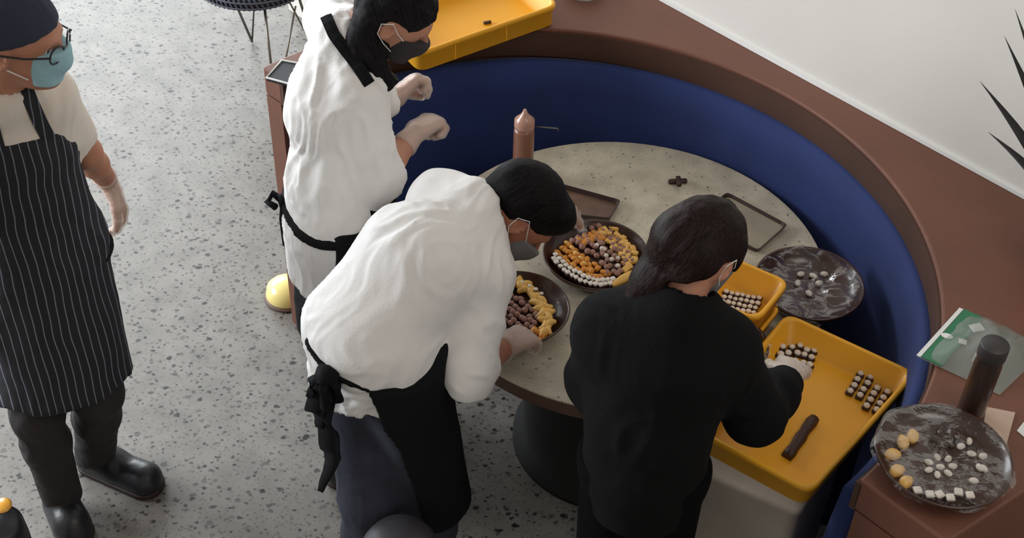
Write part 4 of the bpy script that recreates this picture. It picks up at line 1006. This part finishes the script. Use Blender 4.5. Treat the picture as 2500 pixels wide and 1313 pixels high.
    for sg in (-1, 1):
        bm_tube(bm, [P(sg*.033+.024*math.cos(a), .108-.012*abs(sg*.033+.024*math.cos(a))/.05, .004+.019*math.sin(a)) for a in np.linspace(0, 2*math.pi, 21)[:-1]], .0022, 6, True)
        bm_tube(bm, [P(sg*.057, .098, .010), P(sg*.078, .05, .010), P(sg*.083, 0, .008)], .0025, 6)
    bm_tube(bm, [P(-.010, .107, .008), P(.010, .107, .008)], .0022, 6); obj('glasses', bm, M['lens'], t_)
person_apron()

# ------------------------------------------------------------ person standing behind, long dark hair
def person_back():
    hip = at(815, 560, .95); waist = at(800, 455, 1.07); chest = at(815, 260, 1.28); nk = at(868, 95, 1.44); hd = at(962, 34, 1.53)
    fwd = nrm((.86, .50, 0)); lat = nrm((.50, -.86, 0)); bodyf = nrm((.80, .45, -.35))
    shR = at(868, 215, 1.355); shL = at(812, 50, 1.385)
    elR = at(915, 440, 1.10); wrR = at(1012, 325, 1.14); haR = at(1095, 268, 1.13)
    elL = at(905, 250, 1.17); wrL = at(965, 240, 1.15); haL = at(1040, 165, 1.18)
    kn1 = npv([hip[0]+.03, hip[1]-.06, .49]); kn2 = npv([hip[0]+.05, hip[1]+.10, .49]); an1 = npv([kn1[0]-.03, kn1[1], .09]); an2 = npv([kn2[0]-.04, kn2[1], .09])
    t_ = thing('person', 'long-haired person in white shirt with black neck strap at the booth opening', 'person', (hip[0], hip[1], 0))
    lo, hi = lo_hi([hd, shR, shL, haR, haL, hip, an1, an2], .17); lo[2] = -.01
    f = nrm((.74, -.05, -.55)); up = nrm((.5, 0, .85))
    S = Sculpt(lo, hi, .0062); P = head(S, hd, f, up); r = nrm(np.cross(f, up)); u = np.cross(r, f); eyes(P, t_)
    S.cone(P(0, -.03, -.045), nk, .050, .056, k=.03); W_ = (.112, .098, .112); torso(S, hip, waist, chest, nk, lat, fwd, W_, infl=-.012)
    arm(S, shR, elR, wrR); arm(S, shL, elL, wrL); h1_, h2_ = hip+lat*.05, hip-lat*.06
    leg(S, h1_, kn1, an1); leg(S, h2_, kn2, an2); foot(S, an1, an1+fwd*.17); foot(S, an2, an2+fwd*.17)
    hR = hand_prims(wrR, haR-wrR, (.35, .2, -.9), 1, (1.05, 1.1, 1.1, 1.1), .02, 1.0, .9, .45); put_hand(S, hR)
    hL = hand_prims(wrL, haL-wrL, (.45, -.45, -.75), 1, (.7, .85, .95, 1.0), .04, 1.0, .8, .55); put_hand(S, hL)
    S.mesh('body', M['skinB'], t_)
    glove(hR, wrR, elR, t_, .055); glove(hL, wrL, elL, t_, .06)
    def shirt(C, infl):
        torso(C, hip, waist, chest, nk, lat, fwd, W_, infl=infl)
        for s_ in (shR, shL): C.cone(nk, s_, .050, .062, k=.06, infl=infl-.008)
        C.cone(chest-fwd*.03, nk-fwd*.035, .085, .068, k=.06, infl=infl-.012)
    C = Sculpt(*lo_hi([hip-npv((0, 0, .12)), nk, shL, shR, elL, elR, wrL], .17), .0065)
    shirt(C, .014)
    C.cone(hip, hip-npv((0, 0, .14)), .118, .130, k=.05, cap1=True)
    for h_ in (h1_, h2_): C.cone(h_+npv((0, 0, .03)), h_-npv((0, 0, .14)), .094, .100, k=.05, cap1=True)
    C.cone(shR, elR, .068, .064, k=.04); C.cone(elR, lerp(elR, wrR, .30), .066, .058, k=.025, cap1=True)
    C.cone(shL, elL, .066, .058, k=.04); C.cone(elL, lerp(elL, wrL, .75), .056, .048, k=.025, cap1=True)
    C.cone(nk-npv((0, 0, .01)), nk+nrm(hd-nk)*.14, .060, .075, k=.01, op='sub')
    C.plane((0, 0, .80), (0, 0, -1), .004)
    CB = C.copy(); CB.F = CB.F-.009
    X, Y, Zz = np.meshgrid(*C.ax, indexing='ij', sparse=True); o_ = waist-fwd*.045
    cut_ = np.minimum((X-o_[0])*fwd[0]+(Y-o_[1])*fwd[1]+(Zz-o_[2])*fwd[2], 1.03-Zz); C.F = np.maximum(C.F, cut_.astype(np.float32))
    sh_ = C.mesh('shirt', M['shirt'], t_, disp=folds([
        (chest-fwd*.10+lat*.05, waist-fwd*.10+lat*.03, .018, .008), (chest-fwd*.10-lat*.03, waist-fwd*.10-lat*.02, .016, .010), (shR-fwd*.06, waist-fwd*.08+lat*.07, .018, .009),
        (lerp(shR, elR, .2)-fwd*.05, lerp(shR, elR, .9)-fwd*.05, .02, -.008), (elR+npv((-.05, -.03, .05)), elR+npv((.06, -.05, .03)), .012, .007), (elR+npv((-.06, -.04, .0)), elR+npv((.05, -.07, -.02)), .012, .007), (shR+lat*.06, shR-fwd*.06-npv((0, 0, .08)), .015, -.008)], .011, (11, 11, 4.5), 21, (0.05, 0, 1), 24, 3))
    # collar band
    ax = nrm(hd-nk); K = Sculpt(*lo_hi([nk], .16), .006); K.cone(nk-ax*.005, nk+ax*.035, .072, .064, k=.0, cap0=True, cap1=True); K.cone(nk-ax*.05, nk+ax*.08, .061, .056, k=.003, op='sub'); K.mesh('collar', M['shirt'], sh_)
    # trousers
    Tq = Sculpt(*lo_hi([hip, kn1, kn2, an1, an2], .17), .008); leg(Tq, h1_, kn1, an1, .010, (.092, .068, .062, .05)); leg(Tq, h2_, kn2, an2, .008, (.070, .062, .058, .05)); Tq.cone(h1_, h2_, .075, .075, k=.04)
    Tq.plane((0, 0, .07), (0, 0, -1)); Tq.plane((0, 0, .95), (0, 0, 1)); Tq.mesh('trousers', M['jeans'], t_, disp=folds([], .005, (10, 10, 14), 4))
    for a_ in (an1, an2): shoe(t_, a_-fwd*.055, a_+fwd*.20)
    # black apron: bib and skirt in front, belt round the waist, neck strap
    Q = Sculpt(*lo_hi([hip-npv((0, 0, .42)), nk, shR], .2), .007); torso(Q, hip, waist, chest, nk, lat, fwd, W_, infl=.030)
    Q.cone(lerp(chest, nk, .2)+fwd*.02, nk-npv((0, 0, .06))+fwd*.02, .085, .055, k=.03)
    for s_ in (-1, 1): Q.cone(hip+lat*.06*s_, hip+lat*.08*s_-npv((0, 0, .42)), .116, .100, k=.05, cap1=True)
    Q.plane(waist-fwd*.045, -nrm(fwd*.95+npv((0, 0, -.12))), .01); Q.plane(chest+npv((0, 0, .15)), nrm(npv((0, 0, 1))+fwd*.2), .01)
    side = nrm(lat+npv((0, 0, .85))); Q.plane(chest+lat*.075, side, .02); Q.plane(chest-lat*.10, nrm(-lat+npv((0, 0, .55))), .02)
    X, Y, Zz = np.meshgrid(*Q.ax, indexing='ij', sparse=True)
    Q.F = np.maximum(Q.F, np.minimum(Zz-1.035, .06-((X-waist[0])*fwd[0]+(Y-waist[1])*fwd[1])).astype(np.float32))
    ap = Q.mesh('apron', M['blackcloth'], t_, disp=folds([], .004, (8, 8, 4), 16))
    Z = CB
    wn = nrm(npv((0, 0, 1))-fwd*.10+lat*.10); wz = waist+npv((0, 0, -.035)); Z.plane(wz+wn*.011, wn); Z.plane(wz-wn*.011, -wn); Z.mesh('belt', M['blackcloth'], ap)
    up_ = npv((0, 0, 1.))
    hp_ = [hit(C, *q) for q in ((796, 40), (815, 84), (843, 122), (873, 160), (902, 205))]; hp_ = [q for q in hp_ if q is not None]
    strap_on(C, hp_, [nrm(CO-q) for q in hp_], .015, M['blackcloth'], ap, 'neck_strap', off=.011)
    # knot and hanging ties at the back of the waist
    kn = at(692, 492, 1.03); bm = bmesh.new()
    bk = waist-fwd*.12
    bm_tube(bm, [kn+npv((-.012, 0, .0)), kn+npv((.012, .01, 0))], .020, 8); bm_tube(bm, [kn, kn+npv((-.03, .02, .01)), kn+npv((-.045, .01, -.01)), kn+npv((-.02, -.01, -.012))], .010, 6); bm_tube(bm, [kn, kn+npv((.03, -.02, .015)), kn+npv((.05, -.03, 0))], .010, 6)
    bm_tube(bm, [kn, kn+npv((.012, -.01, -.09)), kn+npv((.02, -.01, -.21))], .010, 6); bm_tube(bm, [kn, kn+npv((-.012, .01, -.07)), kn+npv((-.01, .01, -.16))], .008, 6)
    obj('tied_knot', bm, M['blackcloth'], ap, True)
    # hair, mask
    H = Sculpt(*lo_hi([hd, nk+npv((0, 0, -.1))], .2), .005)
    H.ell(P(0, -.012, .040), (.084, .098, .094), (r, f, u)); H.cone(P(.02, -.06, .0), P(.03, -.045, -.06), .038, .030, k=.04); 
    ear = P(.078, 0, 0)
    H.cone(P(.05, -.045, -.02), P(.055, -.03, -.10), .032, .028, k=.03); H.cone(P(.055, -.03, -.10), P(.05, .03, -.17), .028, .022, k=.03); H.cone(P(-.05, -.05, -.02), P(-.045, -.02, -.13), .034, .025, k=.03)
    H.cone(P(.03, .0, -.08), at(905, 150, 1.42), .042, .042, k=.04); H.cone(at(905, 150, 1.42), at(938, 205, 1.37), .042, .024, k=.03); H.cone(at(905, 150, 1.42), at(968, 185, 1.38), .036, .018, k=.03)
    H.plane(P(0, .058, .05), nrm(f-u*.9), .01) if False else None
    H.ell(P(.0, .10, -.04), (.10, .075, .085), (r, f, u), op='sub', k=.01); H.ell(P(.085, .015, -.012), (.03, .035, .040), (r, f, u), op='sub', k=.01)
    H.mesh('hair', hair_mat('black_wavy_hair', (22, 20, 22), (.3, -.1, -1), .6), t_, disp=lambda V, N_: .004*vnoise(V*30, 4)+.003*vnoise(V*70, 6))
    Mk = Sculpt(*lo_hi([P(0, .08, -.03)], .13), .0045); Mk.cone(P(0, .05, -.005), P(0, .055, -.075), .062, .048, k=.03); Mk.cone(P(0, .088, 0), P(0, .096, -.03), .026, .024, k=.03)
    Mk.plane(P(0, .05, -.01), u, .004); Mk.plane(P(0, .030, 0), -f, .004); Mk.plane(P(0, 0, -.092), -u, .006); mk = Mk.mesh('face_mask', mat('black_mask', (46, 42, 44), .9), t_)
    for sg in (-1, 1):
        bm = bmesh.new(); bm_tube(bm, [P(sg*.060, .048, -.014), P(sg*.079, .022, .004), P(sg*.087, -.004, .024), P(sg*.084, -.026, .004), P(sg*.080, -.018, -.026), P(sg*.072, .012, -.045), P(sg*.054, .042, -.062)], .0012, 6); obj('ear_loop', bm, M['white'], mk)
person_back()

# ------------------------------------------------------------ bending person in the middle
def person_bending():
    hip = npv([-.335, 2.30, .95]); waist = at(880, 810, 1.04); chest = at(1030, 640, 1.15); nk = at(1158, 520, 1.19); hd = at(1268, 520, 1.175)
    ax = nrm(nk-hip); side0 = at(1180, 670, 1.10)-at(1070, 500, 1.18); lat = nrm(side0-ax*(side0@ax)); fwd = nrm(np.cross(lat, ax)); 
    if fwd[2] > 0: fwd = -fwd
    shR = at(1178, 672, 1.10); shL = at(1075, 495, 1.17)
    elR = at(1150, 900, .955); wrR = at(1236, 846, .87); haR = at(1315, 800, .835)
    haL = at(1388, 508, .84); elL = npv([.03, 2.82, .98]); wrL = lerp(elL, haL, .60)
    kn1 = npv([-.35, 2.22, .49]); kn2 = npv([-.205, 2.27, .49]); an1 = npv([-.36, 2.17, .09]); an2 = npv([-.20, 2.20, .09]); kf = nrm((.66, .75, 0)); hl = nrm((.75, -.66, 0))
    h1_, h2_ = hip-hl*.07, hip+hl*.09
    t_ = thing('person', 'short-haired person in white shirt and jeans bending over the table from the left', 'person', (-.28, 2.2, 0))
    lo, hi = lo_hi([hd, shL, shR, haL, haR, hip, an1, an2], .17); lo[2] = -.01
    f = nrm((.50, -.18, -.80)); up = nrm((.80, .22, .55)); r = nrm(np.cross(f, up)); u = np.cross(r, f)
    S = Sculpt(lo, hi, .0062); P = head(S, hd, f, up); eyes(P, t_)
    S.cone(P(0, -.03, -.04), nk, .052, .058, k=.03); W_ = (.128, .118, .140); torso(S, hip, waist, chest, nk, lat, fwd, W_, infl=-.012)
    arm(S, shR, elR, wrR); arm(S, shL, elL, wrL); leg(S, h1_, kn1, an1); leg(S, h2_, kn2, an2); foot(S, an1, an1+kf*.17); foot(S, an2, an2+kf*.17)
    hR = hand_prims(wrR, haR-wrR, (.1, .15, -1), 1, (.5, .55, .6, .6), .05, .98, .5, .6); put_hand(S, hR)
    hL = hand_prims(wrL, haL-wrL, (.1, -.2, -1), -1, (.5, .5, .5, .5), .05, .95, .5, .6); put_hand(S, hL)
    S.mesh('body', M['skinC'], t_)
    glove(hR, wrR, elR, t_, .03); glove(hL, wrL, elL, t_, .03, m=M['glove'])
    back = -fwd
    def shirt(C, infl):
        torso(C, hip, waist, chest, nk, lat, fwd, W_, infl=infl, k=.07)
        for s_ in (shR, shL): C.cone(nk, s_, .055, .066, k=.07, infl=infl-.006)
        C.cone(lerp(hip, waist, .5)+back*.02, chest+back*.045, .09, .108, k=.07, infl=infl-.012)
        for h_ in (h1_, h2_): C.cone(h_+npv((0, 0, .04)), h_-npv((0, 0, .06)), .082, .084, k=.05, infl=infl)
    C = Sculpt(*lo_hi([hip, nk, shL, shR, elL, elR], .2), .0065); shirt(C, .014)
    C.cone(hip, hip-npv((0.02, .02, .10)), .12, .125, k=.05)
    C.cone(shR, elR, .070, .059, k=.05); C.cone(elR, elR+nrm(elR-shR)*.03, .059, .055, k=.02, ); C.cone(elR, lerp(elR, wrR, .22), .056, .052, k=.02, cap1=True)
    C.cone(shL, elL, .072, .060, k=.05); C.cone(elL, lerp(elL, wrL, .85), .055, .045, k=.02, cap1=True)
    C.cone(nk+nrm(hd-nk)*.0, nk+nrm(hd-nk)*.14, .060, .075, k=.01, op='sub'); C.plane((0, 0, .925), nrm((.15, 0, -1)), .004)
    bw = waist+back*.12
    sh_ = C.mesh('shirt', M['shirt'], t_, disp=folds([
        (lerp(hip, waist, .2)+back*.10-lat*.06, chest+back*.12-lat*.03, .018, .007), (hip+back*.10-lat*.02, waist+back*.13+lat*.0, .015, .010), (hip+back*.09+lat*.04, waist+back*.11+lat*.05, .015, .009), (hip+back*.10-lat*.09, waist+back*.10-lat*.08, .014, .009),
        (shR+back*.05-ax*.02, chest+back*.10, .022, .010), (shR+back*.06-lat*.05+ax*.01, nk+back*.06+lat*.01, .014, .007), (shR-ax*.07+back*.03, waist+lat*.12, .022, -.012), (elR+npv((-.06, -.04, .10)), elR+npv((.06, -.05, .07)), .013, .009), (elR+npv((-.06, -.05, .05)), elR+npv((.06, -.06, .03)), .012, .008),
        (elR+npv((-.06, -.05, -.0)), elR+npv((.05, -.07, -.03)), .012, .007), (chest+back*.15-lat*.02, nk+back*.08-lat*.03, .02, .007), (shL+back*.05, chest+back*.14-lat*.05, .02, .008)], .011, (10, 10, 6), 31, ax, 19, 4))
    axn = nrm(hd-nk); K = Sculpt(*lo_hi([nk], .16), .006); K.cone(nk-axn*.01, nk+axn*.034, .078, .066, k=.0, cap0=True, cap1=True); K.cone(nk-axn*.05, nk+axn*.08, .066, .058, k=.003, op='sub'); K.mesh('collar', M['shirt'], sh_)
    Tq = Sculpt(*lo_hi([hip, kn1, kn2, an1, an2], .17), .0075); leg(Tq, h1_, kn1, an1, .012, (.088, .068, .062, .052)); leg(Tq, h2_, kn2, an2, .012, (.088, .068, .062, .052)); Tq.cone(h1_, h2_, .092, .092, k=.05)
    Tq.plane((0, 0, .07), (0, 0, -1)); Tq.plane((0, 0, .93), (0, 0, 1)); Tq.mesh('jeans', M['jeans'], t_, disp=folds([(h1_+npv((-.06, -.08, -.05)), h2_+npv((0, -.1, -.08)), .015, .007), (h1_+npv((.02, -.09, -.08)), kn1+npv((.03, -.07, .05)), .014, .006)], .005, (10, 10, 14), 14))
    for a_ in (an1, an2): shoe(t_, a_-kf*.055, a_+kf*.20)
    # apron
    p1, p3, p4 = hit(C, 752, 830), hit(C, 900, 946), hit(C, 1075, 858)
    p1 = at(742, 815, 1.05) if p1 is None else p1; p4 = at(1090, 845, 1.03) if p4 is None else p4
    bn = nrm(np.cross(p4-p1, p3-p1)); bn = bn if bn[2] > 0 else -bn
    Q = Sculpt(*lo_hi([hip, waist, chest, kn1, kn2], .24), .007); shirt(Q, .022); Q.cone(hip, hip-npv((0.02, .02, .10)), .128, .132, k=.05)
    for s_ in (-1, 1): Q.cone(hip+hl*.07*s_+kf*.02, npv([-.25, 2.30, .40])+hl*.06*s_+kf*.02, .119, .106, k=.06, cap1=True)
    q1, q2 = hit(C, 902, 948), hit(C, 915, 990); q1 = p3 if q1 is None else q1
    sep = nrm(kf*.35+hl*.9); X, Y, Zz = np.meshgrid(*Q.ax, indexing='ij', sparse=True)
    dotp = lambda o_, n_: (X-o_[0])*n_[0]+(Y-o_[1])*n_[1]+(Zz-o_[2])*n_[2]
    slant = nrm(sep+npv((0, 0, .18))); below = np.maximum(-dotp(q1, slant), dotp(p3+bn*.004, bn)); chestside = np.maximum(np.maximum(-dotp(waist+fwd*.05, fwd), dotp(chest+ax*.02, ax)), -dotp(p3, bn)); chestside = np.maximum(chestside, np.abs(dotp(waist+lat*.03, lat))-.115)
    Q.F = np.maximum(Q.F, np.minimum(below, chestside).astype(np.float32))
    ap = Q.mesh('apron', M['blackcloth'], t_, disp=folds([], .004, (8, 8, 4), 17))
    # belt round the waist and knot
    Z = Sculpt(*lo_hi([hip, waist], .26), .0055); shirt(Z, .021); Z.cone(hip, hip-npv((0.02, .02, .10)), .127, .132, k=.05)
    Z.plane(p3+bn*.009, bn); Z.plane(p3-bn*.009, -bn); Z.plane(p1-lat*.006, -lat); Z.mesh('belt', M['blackcloth'], ap)
    kn = hit(C, 800, 905)+npv((0, -.016, .008)); bm = bmesh.new()
    bm_tube(bm, [kn+npv((-.015, -.01, .01)), kn+npv((.018, 0, -.01))], .024, 10)
    for dx, dy, dz in ((-.035, -.01, -.055), (.025, -.02, -.06), (-.005, -.03, -.075)):
        bm_tube(bm, [kn, kn+npv((dx, dy, dz*.3)), kn+npv((dx*1.15, dy-.005, dz)), kn+npv((dx*.4, dy, dz*1.25)), kn+npv((0, -.01, -.02))], .012, 7)
    obj('tied_knot', bm, M['blackcloth'], ap, True)
    def ribbon(pts, w0, nm):
        bm = bmesh.new(); prev = None; n_ = 16; pts = [npv(p) for p in pts]
        for i in range(n_+1):
            u_ = i/n_*(len(pts)-1); j = min(len(pts)-2, int(u_)); q = lerp(pts[j], pts[j+1], u_-j); wd = w0[j]*(1-(u_-j))+w0[j+1]*(u_-j)
            wv = nrm((.85, -.5+.3*math.sin(i*.8), .1)); nv = nrm(np.cross(wv, (0, 0, 1))); q = q+nv*.006*math.sin(i*1.3)
            ring = [bm.verts.new(q+wv*a_*wd+nv*c_) for a_, c_ in ((-1, -.003), (0, -.007), (1, -.003), (1, .003), (0, .002), (-1, .003))]
            if prev:
                for k in range(6): bm.faces.new((prev[k], prev[(k+1) % 6], ring[(k+1) % 6], ring[k]))
            else: bm.faces.new(ring)
            prev = ring
        bm.faces.new(prev); obj(nm, bm, M['blackcloth'], ap, True)
    YR = kn[1]-.012; ribbon([kn, at_y(785, 985, YR), at_y(797, 1050, YR), at_y(812, 1110, YR+.01), at_y(786, 1195, YR+.02)], [.022, .034, .028, .026, .008], 'hanging_tie')
    ribbon([kn, at_y(775, 960, YR), at_y(770, 1000, YR), at_y(785, 1040, YR)], [.018, .03, .026, .012], 'hanging_tie')
    # hair and mask
    H = Sculpt(*lo_hi([hd], .2), .005); H.ell(P(0, -.020, .040), (.086, .106, .092), (r, f, u)); H.ell(P(0, .055, .085), (.06, .045, .04), (r, f, u), k=.03); H.cone(P(0, -.075, .02), P(0, -.078, -.03), .05, .04, k=.03)
    H.ell(P(0, .11, -.02), (.10, .065, .075), (r, f, u), op='sub', k=.008); H.plane(P(0, -.05, -.045), -u, .01)
    for s_ in (-1, 1): H.ell(P(s_*.085, .02, -.03), (.03, .05, .05), (r, f, u), op='sub', k=.008)
    H.mesh('hair', hair_mat('short_black_hair', (18, 16, 17), (.8, .2, .5), .6), t_, disp=strands((.8, .2, .5), .002, 100, 5))
    Mk = Sculpt(*lo_hi([P(0, .08, -.03)], .13), .0045); Mk.cone(P(0, .05, -.005), P(0, .055, -.075), .062, .048, k=.03); Mk.cone(P(0, .088, 0), P(0, .096, -.03), .026, .024, k=.03)
    Mk.plane(P(0, .05, -.01), u, .004); Mk.plane(P(0, .030, 0), -f, .004); Mk.plane(P(0, 0, -.092), -u, .006); mk = Mk.mesh('face_mask', M['maskgrey'], t_)
    for sg in (-1, 1):
        bm = bmesh.new(); bm_tube(bm, [P(sg*.060, .048, -.014), P(sg*.079, .022, .004), P(sg*.087, -.004, .024), P(sg*.084, -.026, .004), P(sg*.080, -.018, -.026), P(sg*.072, .012, -.045), P(sg*.054, .042, -.062)], .0012, 6); obj('ear_loop', bm, M['white'], mk)
person_bending()

# ------------------------------------------------------------ person in black sweatshirt
def person_black():
    hip = npv([.315, 1.99, .93]); waist = at(1585, 1040, 1.06); chest = at(1625, 880, 1.24); nk = at(1660, 745, 1.37); hd = at(1712, 610, 1.455)
    lat = nrm((.95, -.25, 0)); fwd = nrm((.25, .95, 0)); ax = nrm(nk-hip)
    shR = at(1762, 850, 1.25); shL = at(1495, 805, 1.27); elR = at(1842, 1012, 1.02); wrR = at(1926, 925, .93); haR = at(1955, 860, .845)
    elL = at(1460, 925, 1.06); wrL = npv([.22, 2.34, .95])
    kn1 = npv([.255, 2.0, .49]); kn2 = npv([.385, 2.0, .49]); an1 = npv([.25, 1.95, .09]); an2 = npv([.40, 1.95, .09]); h1_, h2_ = hip-lat*.055, hip+lat*.055
    t_ = thing('person', 'long-haired person in black sweatshirt seen from behind reaching into the yellow crate', 'person', (.32, 1.97, 0))
    lo, hi = lo_hi([hd, shL, shR, elR, haR, wrL, hip, an1, an2], .17); lo[2] = -.01
    f = nrm((.60, .55, -.60)); up = nrm((.35, .35, .85)); r = nrm(np.cross(f, up)); u = np.cross(r, f)
    S = Sculpt(lo, hi, .0062); P = head(S, hd, f, up, .97); eyes(P, t_, .97)
    S.cone(P(0, -.03, -.04), nk, .046, .052, k=.03); W_ = (.112, .108, .122); torso(S, hip, waist, chest, nk, lat, fwd, W_, infl=-.012)
    arm(S, shR, elR, wrR, r=(.046, .038, .032, .025)); arm(S, shL, elL, wrL, r=(.046, .038, .032, .025)); leg(S, h1_, kn1, an1); leg(S, h2_, kn2, an2); foot(S, an1, an1+fwd*.16); foot(S, an2, an2+fwd*.16)
    hR = hand_prims(wrR, haR-wrR+npv((0, 0, .02)), (.1, .5, -.85), 1, (.35, .4, .4, .35), .14, .95, .3, .8); put_hand(S, hR)
    hL = hand_prims(wrL, (.3, .7, -.4), (0, .2, -1), -1, (.5, .5, .5, .5), .05, .95); put_hand(S, hL)
    S.mesh('body', M['skinB'], t_)
    glove(hR, wrR, elR, t_, .03, m=mat('white_glove', (236, 228, 216), .35, alpha=.62, bump=.5, bscale=70)); glove(hL, wrL, elL, t_, .03)
    C = Sculpt(*lo_hi([hip-npv((0, 0, .1)), nk, shL, shR, elL, elR, wrR, wrL], .17), .0068)
    torso(C, hip, waist, chest, nk, lat, fwd, W_, infl=.018, k=.07); C.cone(hip, hip-npv((0, 0, .16)), .125, .12, k=.05)
    for s_ in (shR, shL): C.cone(nk-npv((0, 0, .01)), s_, .056, .070, k=.07)
    C.cone(shR, elR, .070, .066, k=.06); C.cone(elR, lerp(elR, wrR, .55), .066, .056, k=.03); C.cone(lerp(elR, wrR, .5), lerp(elR, wrR, .93), .062, .042, k=.02, cap1=True)
    C.cone(shL, elL, .076, .070, k=.06); C.cone(elL, lerp(elL, wrL, .9), .070, .045, k=.03, cap1=True)
    C.cone(nk+ax*.01, nk+nrm(hd-nk)*.15, .054, .075, k=.008, op='sub'); C.plane((0, 0, .80), (0, 0, -1), .01)
    C.mesh('sweatshirt', M['sweat'], t_, disp=folds([(shR+npv((-.03, -.06, -.03)), elR+npv((-.07, -.04, .02)), .018, -.008), (elR+npv((-.06, -.05, .03)), elR+npv((.06, -.05, -.02)), .014, .008), (shL+npv((-.02, -.05, -.03)), elL+npv((.03, -.06, 0)), .018, .008), (chest-fwd*.12, waist-fwd*.12, .02, .007), (shL+npv((.05, -.08, -.05)), waist-fwd*.12-lat*.05, .02, .008)], .005, (9, 9, 7), 41, (0, 0, 1), 14, 6))
    Tq = Sculpt(*lo_hi([hip, kn1, kn2, an1, an2], .17), .008); leg(Tq, h1_, kn1, an1, .010, (.080, .064, .058, .050)); leg(Tq, h2_, kn2, an2, .010, (.080, .064, .058, .050)); Tq.cone(h1_, h2_, .085, .085, k=.05)
    Tq.plane((0, 0, .07), (0, 0, -1)); Tq.plane((0, 0, .96), (0, 0, 1)); Tq.mesh('trousers', M['trouserD'], t_)
    for a_ in (an1, an2): shoe(t_, a_-fwd*.055, a_+fwd*.19)
    # long hair falling over the left shoulder
    H = Sculpt(*lo_hi([hd, nk, shL+npv((0, 0, -.05))], .2), .005); H.ell(P(0, -.014, .034), (.080, .098, .086), (r, f, u))
    q = [P(-.02, -.07, .0), at(1628, 680, 1.40), at(1590, 725, 1.36), at(1540, 785, 1.32)]
    H.cone(q[0], q[1], .060, .048, k=.04); H.cone(q[1], q[2], .048, .034, k=.03); H.cone(q[2], q[3], .034, .012, k=.03); H.cone(q[1]+npv((.02, -.03, 0)), at(1600, 770, 1.33), .045, .018, k=.03); H.cone(q[1]+npv((.03, -.03, 0)), at(1640, 730, 1.37), .035, .018, k=.03)
    H.cone(P(-.05, -.02, .0), q[1], .045, .045, k=.05); H.cone(P(-.045, .02, -.02), at(1590, 690, 1.40), .035, .035, k=.04); H.cone(at(1590, 690, 1.40), at(1515, 775, 1.33), .034, .014, k=.03)
    H.cone(P(.045, -.07, -.01), P(.04, -.075, -.05), .040, .030, k=.03); H.cone(P(.060, .02, .05), P(.070, .04, .0), .018, .008, k=.02)
    rr_ = random.Random(3)
    for i in range(26):
        s0 = lerp(P(-.075, .02, .02), P(.03, -.10, .0), rr_.random()); m0 = s0*.5+lerp(at(1610, 690, 1.40), at(1580, 730, 1.36), rr_.random())*.5
        tip = lerp(at(1495, 770, 1.33), at(1630, 785, 1.33), rr_.random()**1.6)+npv((rr_.uniform(-.012, .012), rr_.uniform(-.012, .012), rr_.uniform(-.02, .01)))
        H.cone(s0, m0, .020, .017, k=.012); H.cone(m0, tip, .017, .005, k=.012)
    H.ell(P(.02, .10, -.03), (.11, .065, .085), (r, f, u), op='sub', k=.008); H.ell(P(.09, .0, -.022), (.034, .036, .036), (r, f, u), op='sub', k=.008); H.ell(at(1690, 722, 1.42), (.055, .055, .042), op='sub', k=.01)
    H.mesh('hair', hair_mat('dark_brown_long_hair', (30, 20, 18), q[3]-P(0, 0, .1), .5), t_, disp=strands(nrm(q[3]-P(0, 0, .1)), .0022, 170, 7))
    Mk = Sculpt(*lo_hi([P(0, .08, -.03)], .13), .0045); Mk.cone(P(0, .05, -.005), P(0, .055, -.072), .062, .048, k=.03); Mk.cone(P(0, .086, 0), P(0, .094, -.03), .026, .024, k=.03)
    Mk.plane(P(0, .05, -.01), u, .004); Mk.plane(P(0, .030, 0), -f, .004); Mk.plane(P(0, 0, -.092), -u, .006); mk = Mk.mesh('face_mask', M['maskgrey'], t_)
    for sg in (-1, 1):
        bm = bmesh.new(); bm_tube(bm, [P(sg*.060, .048, -.014), P(sg*.079, .022, .004), P(sg*.087, -.004, .024), P(sg*.084, -.026, .004), P(sg*.080, -.018, -.026), P(sg*.072, .012, -.045), P(sg*.054, .042, -.062)], .0012, 6); obj('ear_loop', bm, M['white'], mk)
person_black()
